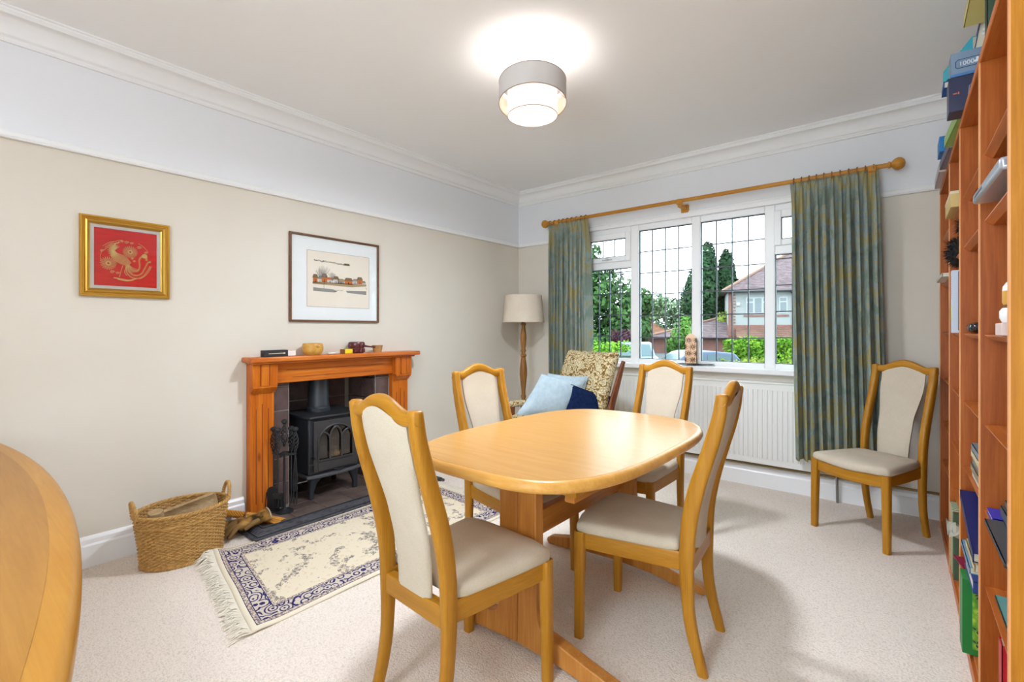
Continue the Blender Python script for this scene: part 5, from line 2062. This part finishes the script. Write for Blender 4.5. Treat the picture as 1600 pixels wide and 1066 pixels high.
book('light blue book lying above the thick blue one', (3.382, -1.80, .371), (.2, .28, .022), (110, 146, 176), 'x', GB)
book('cream paper packet under the sloping navy album', (3.390, -1.84, .394), (.2, .26, .026), (206, 184, 130), 'x', GB)
book('large navy album sloping up towards the window in the third bay', (3.386, -1.85, .430), (.24, .44, .034), (24, 36, 96), 'x', GB, tilt=(R(13), 0, 0))
book('maroon booklet with its corner poking out of the third bay', (3.384, -1.58, .300), (.2, .12, .006), (140, 20, 60), 'x', GB, tilt=(0, R(6), R(10)))
t = thing('patterned_binder', 'zigzag patterned spiral binder standing at the bottom of the second bay', 'binder', (3.388, -1.10, .066), group=GB)
zz = mat('zigzag_print', (120, 160, 130), .7)
g = NT(zz)
v = g.sep(g.coords())
tri = g.math('ABSOLUTE', g.math('SUBTRACT', g.math('FRACT', g.math('MULTIPLY', v[1], 50)), .5))
zf = g.math('FRACT', g.math('ADD', g.math('MULTIPLY', v[2], 75), g.math('MULTIPLY', tri, 1.2)))
g.color(g.ramp(zf, [(0.0, (50, 120, 96)), (0.35, (216, 206, 170)), (0.6, (190, 120, 70)), (0.8, (216, 206, 170))], 'CONSTANT'))
m = MB(); m.box(0, .20, .06, .19, 0, .305)
m.build('binder_cover', zz, t, bevel=.002)
m = MB(); m.box(.001, .20, 0.0, .057, 0, .295)
m.build('inner_folder', mat('folder_green', (66, 84, 60), .7), t, bevel=.002)
t = thing('crumpled_paper', 'torn grey paper sticking out in front of the binder', 'paper', (3.365, -1.26, .30), group=GB)
m = MB(); r_ = random.Random(9)
nn_ = 9
vs = [(.09 * i / nn_, .20 * j / nn_, .012 * r_.random() + .02 * math.sin(j * .9 + i * .5)) for j in range(nn_ + 1) for i in range(nn_ + 1)]
m.add(vs, [(j * (nn_ + 1) + i, j * (nn_ + 1) + i + 1, (j + 1) * (nn_ + 1) + i + 1, (j + 1) * (nn_ + 1) + i) for j in range(nn_) for i in range(nn_)])
m.build('sheet', mat('grey_paper', (170, 166, 150), .9), t, smooth=0, solid=.001)

# ================================================================ outside
GZ = -.82
m = MB(); m.add([(-70, .6, GZ), (50, .6, GZ), (50, 90, GZ), (-70, 90, GZ)], [(0, 1, 2, 3)])
gm = mat('asphalt', (66, 66, 66), .95)
gr_ = m.build('ground_outside', gm, smooth=0); struct(gr_)

def leafmat(name, c1, c2, c3, sc_=1.2):
    c1, c2, c3 = [tuple(int(q * .86) for q in c) for c in (c1, c2, c3)]
    if name in MATS: return MATS[name]
    m = mat(name, c2, .8, spec=.15)
    g = NT(m)
    v = g.coords()
    f = g.math('ADD', g.math('MULTIPLY', g.noise(v, sc_, 3, .6), .5), g.math('MULTIPLY', g.noise(v, sc_ * 9, 2, .7), .5))
    g.color(g.ramp(f, [(0.38, c1), (0.5, c2), (0.62, c3)]))
    return m
LM = {'dark': leafmat('leaf_dark', (22, 44, 26), (34, 62, 34), (52, 84, 46)),
      'mid': leafmat('leaf_mid', (36, 60, 30), (56, 88, 42), (84, 118, 62)),
      'light': leafmat('leaf_light', (56, 92, 36), (84, 128, 48), (122, 160, 74)),
      'bright': leafmat('leaf_bright', (66, 112, 26), (104, 152, 38), (150, 190, 62), 3),
      'pale': leafmat('leaf_pale', (70, 92, 64), (100, 124, 88), (138, 156, 116)),
      'yellow': leafmat('leaf_yellow', (96, 120, 40), (132, 150, 54), (160, 172, 80)),
      'purple': leafmat('leaf_purple', (48, 22, 34), (74, 38, 52), (104, 66, 76))}
def crown(m, c, rad, n, leaf, seed, lumps=9, jag=.5, cone=False):
    r_ = random.Random(seed)
    c = Vector(c)
    blobs = []
    for k in range(lumps):
        if cone:
            t = (k + .5) / lumps
            a = r_.uniform(0, 2 * PI); w = (1 - t) * .65
            blobs.append((Vector((math.cos(a) * w * rad[0] * r_.random(), math.sin(a) * w * rad[1] * r_.random(), (-1 + 2 * t) * rad[2])), .30 + .62 * (1 - t)))
        else:
            u, a = r_.uniform(-.8, .8), r_.uniform(0, 2 * PI)
            q = math.sqrt(1 - u * u) * r_.uniform(.3, .72)
            blobs.append((Vector((q * math.cos(a) * rad[0], q * math.sin(a) * rad[1], u * .72 * rad[2])), r_.uniform(.32, .52)))
    for i in range(n):
        b, s_ = blobs[r_.randrange(len(blobs))]
        u, a = r_.uniform(-1, 1), r_.uniform(0, 2 * PI)
        q = math.sqrt(1 - u * u)
        d = Vector((q * math.cos(a), q * math.sin(a), u))
        rr = s_ * (1 - jag * r_.random() ** 2 * .6)
        p = c + b + Vector((d.x * rad[0] * rr, d.y * rad[1] * rr, d.z * rad[2] * rr * (1.15 if cone else 1)))
        t1 = d.orthogonal().normalized()
        ang = r_.uniform(0, 2 * PI)
        t1 = (Matrix.Rotation(ang, 3, d) @ t1 + d * r_.uniform(-.5, .6)).normalized()
        t2 = d.cross(t1).normalized()
        l = leaf * r_.uniform(.6, 1.3)
        m.add([p - t1 * l - t2 * l * .1, p - t2 * l * .55, p + t1 * l, p + t2 * l * .55], [(0, 1, 2, 3)])
    return blobs
def tree(name, lab, cat, base, rad, zc, n, leaf, lm, seed, trunk=.2, group=None, cone=False, lumps=9, jag=.5):
    t = thing(name, lab, cat, (base[0], base[1], GZ), group=group)
    m = MB(); crown(m, (0, 0, zc - GZ), rad, n, leaf, seed, lumps, jag, cone)
    m.build('foliage', lm, t, smooth=0)
    m = MB()
    m.tube([(0, 0, 0), (.05, .02, (zc - GZ) * .5), (0, 0, zc - GZ + rad[2] * .5)], [trunk, trunk * .75, trunk * .3], 8)
    for k in range(6):
        a = k * 1.1 + seed
        z0 = (zc - GZ) * (.55 + .08 * k)
        m.tube([(0, 0, z0), (rad[0] * .3 * math.cos(a), rad[1] * .3 * math.sin(a), z0 + rad[2] * .3), (rad[0] * .62 * math.cos(a), rad[1] * .62 * math.sin(a), z0 + rad[2] * .5)], [trunk * .4, trunk * .25, trunk * .08], 5)
    m.build('trunk', bark, t)
    return t
GTR = 'trees across the road'
tree('broad_tree', 'big broad mid-green tree filling the left pane', 'tree', (-10.2, 19.3), (3.3, 2.6, 3.5), 1.75, 15000, .15, LM['mid'], 1, .22, GTR, lumps=26)
tree('broad_tree', 'tall sparse tree seen through the left fanlight', 'tree', (-9.6, 17.6), (1.1, 1.0, 1.5), 5.1, 900, .13, LM['mid'], 2, .14, GTR)
tree('shrub', 'purple leaved shrub below the big tree', 'shrub', (-7.7, 18.1), (.85, .7, .95), .55, 1500, .10, LM['purple'], 3, .05, None)
tree('broad_tree', 'green tree just right of the first window mullion', 'tree', (-12.6, 29.5), (2.0, 1.8, 2.5), 2.2, 3600, .2, LM['mid'], 4, .2, GTR)
tree('birch_tree', 'pale feathery tree in the middle of the second pane', 'tree', (-15.2, 43.2), (2.8, 2.2, 3.0), 2.6, 1900, .2, LM['pale'], 5, .16, GTR, jag=1.0, lumps=14)
tree('broad_tree', 'dark green tree behind the bungalow roof', 'tree', (-19.0, 47.5), (4.6, 2.5, 3.4), 2.2, 5200, .22, LM['mid'], 6, .2, GTR)
tree('small_tree', 'light green young tree in front of the conifers', 'tree', (-7.7, 26.2), (.95, .9, 1.5), .75, 2400, .11, LM['light'], 7, .07, GTR)
tree('conifer', 'left-hand dark conifer behind the mullion', 'conifer', (-14.1, 48.8), (2.6, 2.4, 4.2), 2.6, 5200, .26, LM['dark'], 8, .25, 'dark conifers', cone=True, lumps=14)
tree('conifer', 'tallest dark conifer, left of the house roof', 'conifer', (-11.4, 44.2), (2.5, 2.3, 5.0), 3.4, 6500, .25, LM['dark'], 9, .28, 'dark conifers', cone=True, lumps=16)
tree('conifer', 'dark conifer touching the house roof', 'conifer', (-10.0, 45.6), (2.2, 2.0, 4.6), 3.2, 5600, .25, LM['dark'], 10, .25, 'dark conifers', cone=True, lumps=16)
tree('shrub', 'yellow-green shrub above the garage roof', 'shrub', (-9.6, 41.0), (2.2, 1.2, 1.7), 1.2, 3600, .16, LM['yellow'], 11, .08, None)
tree('broad_tree', 'dark tree far back at the left edge of the view', 'tree', (-17.5, 30.0), (4.0, 2.5, 3.0), 1.8, 3600, .26, LM['dark'], 12, .25, GTR)
tree('broad_tree', 'low dark tree between the bungalow and the conifers', 'tree', (-14.0, 50.0), (3.6, 2.5, 3.4), 1.6, 3600, .26, LM['dark'], 13, .15, GTR)

def hedge(lab, x0, x1, y0, y1, ztop, n, leaf, lm, seed, group='hedges'):
    t = thing('hedge', lab, 'hedge', ((x0 + x1) / 2, (y0 + y1) / 2, GZ), group=group)
    hx, hy = (x1 - x0) / 2, (y1 - y0) / 2
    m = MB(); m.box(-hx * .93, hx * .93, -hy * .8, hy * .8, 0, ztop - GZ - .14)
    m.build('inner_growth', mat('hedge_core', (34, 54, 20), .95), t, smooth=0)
    m = MB(); r_ = random.Random(seed)
    for i in range(n):
        u = r_.random()
        if u < .62:
            p = Vector((r_.uniform(-hx, hx), -hy, r_.uniform(.1, 1) * (ztop - GZ)))
            nrm = Vector((0, -1, .2))
        else:
            p = Vector((r_.uniform(-hx, hx), r_.uniform(-hy, hy), ztop - GZ))
            nrm = Vector((0, -.2, 1))
        b = noise.noise(Vector((p.x * 1.6 + seed, p.z * 1.6, p.y))) * .22
        p += nrm.normalized() * (b + r_.uniform(-.06, .05))
        if u >= .62 and r_.random() < .25: p.z += r_.uniform(0, .12)
        t1 = Vector((r_.uniform(-1, 1), r_.uniform(-1, 1), r_.uniform(-1, 1))).normalized()
        t2 = t1.cross(Vector((r_.uniform(-1, 1), r_.uniform(-1, 1), r_.uniform(-1, 1)))).normalized()
        l = leaf * r_.uniform(.6, 1.3)
        m.add([p - t1 * l, p - t2 * l * .5, p + t1 * l, p + t2 * l * .5], [(0, 1, 2, 3)])
    m.build('foliage', lm, t, smooth=0)
    return t
hedge('bright green hedge behind the armchair in the left pane', -4.6, -1.75, 6.0, 6.8, .72, 5200, .045, LM['bright'], 1)
hedge('long bright green hedge in front of the house', -2.2, 3.5, 15.8, 17.0, .74, 9000, .085, LM['bright'], 2)
hedge('near yellow-green hedge at the foot of the right panes', -.75, 2.6, 9.9, 10.6, .30, 6500, .055, LM['yellow'], 3)

# house across the road: local x to the right, local y away from us
brick = mat('red_brick', (112, 62, 52), .9)
g = NT(brick)
bt = g.n('ShaderNodeTexBrick')
bt.inputs['Scale'].default_value = 3.2
bt.inputs['Color1'].default_value = rgb(116, 60, 50)
bt.inputs['Color2'].default_value = rgb(88, 46, 40)
bt.inputs['Mortar'].default_value = rgb(140, 124, 112)
bt.inputs['Mortar Size'].default_value = .02
tc = g.n('ShaderNodeTexCoord')
mp = g.n('ShaderNodeMapping'); mp.inputs['Rotation'].default_value = (R(90), 0, 0)
g.l(tc.outputs['Object'], mp.inputs[0]); g.l(mp.outputs[0], bt.inputs['Vector'])
g.color(bt.outputs['Color'])
def roofmat(name, c1, c2, c3):
    c1, c2, c3 = [tuple(int(q * .86) for q in c) for c in (c1, c2, c3)]
    m = mat(name, c2, .85)
    g = NT(m)
    v = g.sep(g.coords())
    rows = g.math('SINE', g.math('MULTIPLY', v[2], 42))
    nz = g.noise(g.coords(scale=(1.2, 1.2, 9)), 2.0, 3, .6)
    f = g.math('ADD', g.math('MULTIPLY', rows, .10), nz)
    g.color(g.ramp(f, [(0.38, c1), (0.5, c2), (0.64, c3)]))
    return m
tiles_p = roofmat('roof_tiles_purple', (72, 54, 60), (96, 74, 78), (124, 100, 100))
tiles_b = roofmat('roof_tiles_brown', (84, 54, 44), (106, 70, 58), (128, 90, 74))
tiles_o = roofmat('roof_tiles_orange', (112, 66, 48), (136, 84, 62), (156, 106, 82))
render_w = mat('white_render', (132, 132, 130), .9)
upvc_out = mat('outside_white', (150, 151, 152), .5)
win_dark = mat('house_glass', (62, 70, 76), .1, spec=.8)
ridge_m = mat('ridge_tiles', (124, 92, 78), .85)
gutter_m = mat('gutter_black', (30, 30, 32), .5)
HO = thing('house', 'white rendered house with red brick corners and a brown hipped roof across the road', 'house', (-7.94, 38.47, GZ), R(18))
EZ = 4.42 - GZ            # eaves
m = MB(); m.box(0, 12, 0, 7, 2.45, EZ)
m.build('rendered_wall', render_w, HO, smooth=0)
m = MB(); m.box(-.02, 12, -.03, 7, 0, 2.45)
m.build('brick_wall', brick, HO, smooth=0)
for q, x in enumerate((0.0, 4.95)):
    m = MB()
    for k in range(22):
        z0 = 2.45 + k * .128
        if z0 + .12 > EZ: break
        w = .55 if k % 2 else .36
        m.box(x - .02, x + w, -.04, .0, z0, z0 + .128)
    m.build('brick_quoin', brick, HO, smooth=0)
m = MB(); m.box(1.15, 4.45, -.06, 0, 3.12, 3.27)
m.build('brick_band', brick, HO, smooth=0)
for x0, x1, nfr in ((1.32, 3.15, 3), (3.75, 4.35, 1)):
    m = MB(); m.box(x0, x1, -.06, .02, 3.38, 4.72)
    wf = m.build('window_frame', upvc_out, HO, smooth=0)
    w = (x1 - x0) / nfr
    for k in range(nfr):
        m = MB()
        if k != 1:
            m.box(x0 + w * k + .08, x0 + w * (k + 1) - .08, -.075, -.055, 3.47, 4.28).box(x0 + w * k + .08, x0 + w * (k + 1) - .08, -.075, -.055, 4.38, 4.64)
        else:
            m.box(x0 + w * k + .06, x0 + w * (k + 1) - .06, -.075, -.055, 3.47, 4.64)
        m.build('pane', win_dark, wf, smooth=0)
m = MB(); m.box(.60, .90, -.12, 0, 4.05, 4.33)
m.build('alarm_box', upvc_out, HO, bevel=.02)
# hipped roof with overhang
m = MB()
e = .5
RH = 3.6
v8 = [(-e, -e, EZ), (12 + e, -e, EZ), (12 + e, 7 + e, EZ), (-e, 7 + e, EZ), (5.2, 3.5, EZ + RH), (9, 3.5, EZ + RH)]
m.add(v8, [(0, 1, 5, 4), (1, 2, 5), (2, 3, 4, 5), (3, 0, 4), (3, 2, 1, 0)])
m.build('roof', tiles_p, HO, smooth=0)
m = MB(); m.tube([(-e, -e, EZ + .05), (5.2, 3.5, EZ + RH + .05)], .12, 6); m.tube([(5.2, 3.5, EZ + RH + .05), (9, 3.5, EZ + RH + .05)], .12, 6)
m.build('ridge', ridge_m, HO)
m = MB(); m.tube([(-e, -e - .05, EZ - .03), (12 + e, -e - .05, EZ - .03)], .08, 6)
m.tube([(4.45, -.42, EZ - .05), (4.75, -.1, EZ - .35), (4.75, -.08, 0)], .06, 6)
m.build('gutter', gutter_m, HO)
# lean-to canopy over the ground floor
m = MB(); m.add([(.55, -.05, 2.2), (4.9, -.05, 2.2), (4.9, -1.25, 1.42), (.55, -1.25, 1.42), (.55, -.05, 1.42), (4.9, -.05, 1.42)], [(3, 2, 1, 0), (3, 4, 5, 2), (0, 4, 3), (1, 2, 5), (0, 1, 5, 4)])
m.build('porch_roof', tiles_b, HO, smooth=0)
m = MB(); m.box(.6, 4.85, -1.27, -1.2, 1.18, 1.40)
m.build('porch_fascia', gutter_m, HO, smooth=0)
# garage wing on the left
m = MB(); m.box(-6.6, -.05, .2, 5, 0, 1.35)
m.build('garage_wall', brick, HO, smooth=0)
m = MB(); m.add([(-7.0, -.4, 1.32), (.0, -.4, 1.32), (.0, 3, 3.25), (-3.3, 3, 3.25 - .9), (-.02, 3.0, 3.25), (-7, 5.4, 1.32), (0, 5.4, 1.32)], [(0, 1, 2), (0, 2, 5), (5, 2, 6), (1, 6, 2), (0, 5, 6, 1)])
m.build('garage_roof', tiles_p, HO, smooth=0)
m = MB(); m.tube([(-7.0, -.4, 1.37), (0, 3, 3.3)], .10, 6)
m.build('garage_ridge', ridge_m, HO)

BU = thing('bungalow', 'low red-brown roofed bungalow beyond the cars', 'house', (-16.3, 39.4, GZ), R(39.15))
m = MB(); m.box(-1.5, 4.6, 0, 4, 0, 1.10)
m.build('brick_wall', brick, BU, smooth=0)
m = MB(); m.add([(-2, -.4, 1.1), (3.9, -.4, 1.1), (3.9, 4, 1.1), (-2, 4, 1.1), (1.0, 1.8, 3.0), (1.6, 1.8, 3.0)], [(0, 1, 5, 4), (1, 2, 5), (2, 3, 4, 5), (3, 0, 4), (3, 2, 1, 0)])
m.build('roof', tiles_o, BU, smooth=0)
m = MB(); m.add([(-3.6, -1.4, 1.05), (1.3, -1.4, 1.05), (1.3, 1.6, 1.05), (-3.6, 1.6, 1.05), (-1.4, .2, 2.9), (-.9, .2, 2.9)], [(0, 1, 5, 4), (1, 2, 5), (2, 3, 4, 5), (3, 0, 4), (3, 2, 1, 0)])
m.build('front_roof', tiles_b, BU, smooth=0)
m = MB(); m.box(-3.2, 1.0, -1.0, 1.0, 0, 1.05)
m.build('front_wall', brick, BU, smooth=0)
m = MB(); m.box(2.2, 3.4, -.05, 0, 0, .95)
m.build('garage_door', mat('garage_door', (110, 112, 112), .7), BU, smooth=0)

def car(lab, loc, rz, paint, L=4.3, W=1.75, H=1.46, group=None):
    t = thing('parked_car', lab, 'car', loc, rz)
    # side profile (x along the length, z), pushed across the width with tumblehome
    lower = [(-L / 2, .35), (-L / 2 + .02, .72), (-L / 2 + .12, .86), (-L * .20, .92), (L * .34, .95), (L / 2 - .08, .92), (L / 2, .75), (L / 2 - .02, .35), (L / 2 - .2, .22), (-L / 2 + .2, .22)]
    m = MB()
    m.rings([[(x, y, z) for x, z in lower] for y in (-W / 2 + .04, -W / 2, W / 2, W / 2 - .04)])
    # the four rings close into a solid slab
    m.build('body', paint, t, bevel=.05, seg=3)
    cab = [(-L * .20, .90), (-L * .045, H - .06), (.02, H - .01), (L * .16, H), (L * .30, H - .05), (L * .40, .93)]
    m = MB()
    m.rings([[(x, y * (1 - .14 * (z - .9) / (H - .9)), z) for x, z in cab] for y in (-W / 2 + .05, W / 2 - .05)])
    cb = m.build('cabin', paint, t, bevel=.05, seg=3)
    gl = mat('car_glass', (60, 76, 82), .2, spec=.3)
    sidew = [(-L * .15, .95), (-L * .035, H - .12), (L * .16, H - .09), (L * .27, H - .13), (L * .35, .96)]
    for s in (-1, 1):
        m = MB()
        yy = W / 2 - .05
        f = lambda z: s * (yy * (1 - .14 * (z - .9) / (H - .9)) + .012)
        for a, b in ((0, .47), (.5, 1)):
            xs0, xs1 = -L * .15 + (L * .50) * a, -L * .15 + (L * .50) * b
            def top(x):
                for (p, q), (r, s2) in zip(sidew, sidew[1:]):
                    if p <= x <= r: return q + (s2 - q) * (x - p) / (r - p)
                return .96
            n = 10
            xs = [xs0 + (xs1 - xs0) * k / n for k in range(n + 1)]
            up_ = [(x, f(top(x)), top(x)) for x in xs]; lo_ = [(x, f(.955), .955) for x in xs]
            m.add(up_ + lo_, [(k, k + 1, n + 2 + k, n + 1 + k) for k in range(n)])
        m.build('side_window', gl, cb, smooth=0)
    m = MB(); m.add([(-L * .20 - .015, -W * .40, .93), (-L * .20 - .015, W * .40, .93), (-L * .05 - .015, W * .35, H - .09), (-L * .05 - .015, -W * .35, H - .09)], [(0, 1, 2, 3)])
    m.build('windscreen', gl, cb, smooth=0)
    m = MB(); m.add([(L * .40 + .012, -W * .38, .97), (L * .40 + .012, W * .38, .97), (L * .31 + .012, W * .34, H - .08), (L * .31 + .012, -W * .34, H - .08)], [(3, 2, 1, 0)])
    m.build('rear_window', gl, cb, smooth=0)
    tyre = mat('tyre', (24, 24, 26), .9)
    for x in (-L * .31, L * .30):
        for s in (-1, 1):
            m = MB(); m.lathe([(.001, -.1), (.30, -.1), (.33, -.07), (.33, .07), (.30, .1), (.001, .1)], 20, M=Matrix.Translation((x, s * (W / 2 - .08), .33)) @ Matrix.Rotation(PI / 2, 4, 'X'))
            m.build('wheel', tyre, t)
    for s in (-1, 1):
        m = MB(); m.box(L * .435, L * .465, s * W * .44 - .05, s * W * .44 + .05, .80, 1.16)
        m.build('tail_light', mat('tail_light', (200, 60, 70), .3), t, bevel=.01)
    return t
car('blue hatchback parked side-on outside the window', (-1.72, 10.05, GZ - .02), R(39), mat('car_blue', (44, 58, 84), .35, coat=0), 3.9, 1.7, 1.44)
car('pale silver car parked beyond the blue one', (-6.0, 16.0, GZ - .02), R(118), mat('car_silver', (96, 104, 112), .35, coat=0), 4.2, 1.75, 1.50)
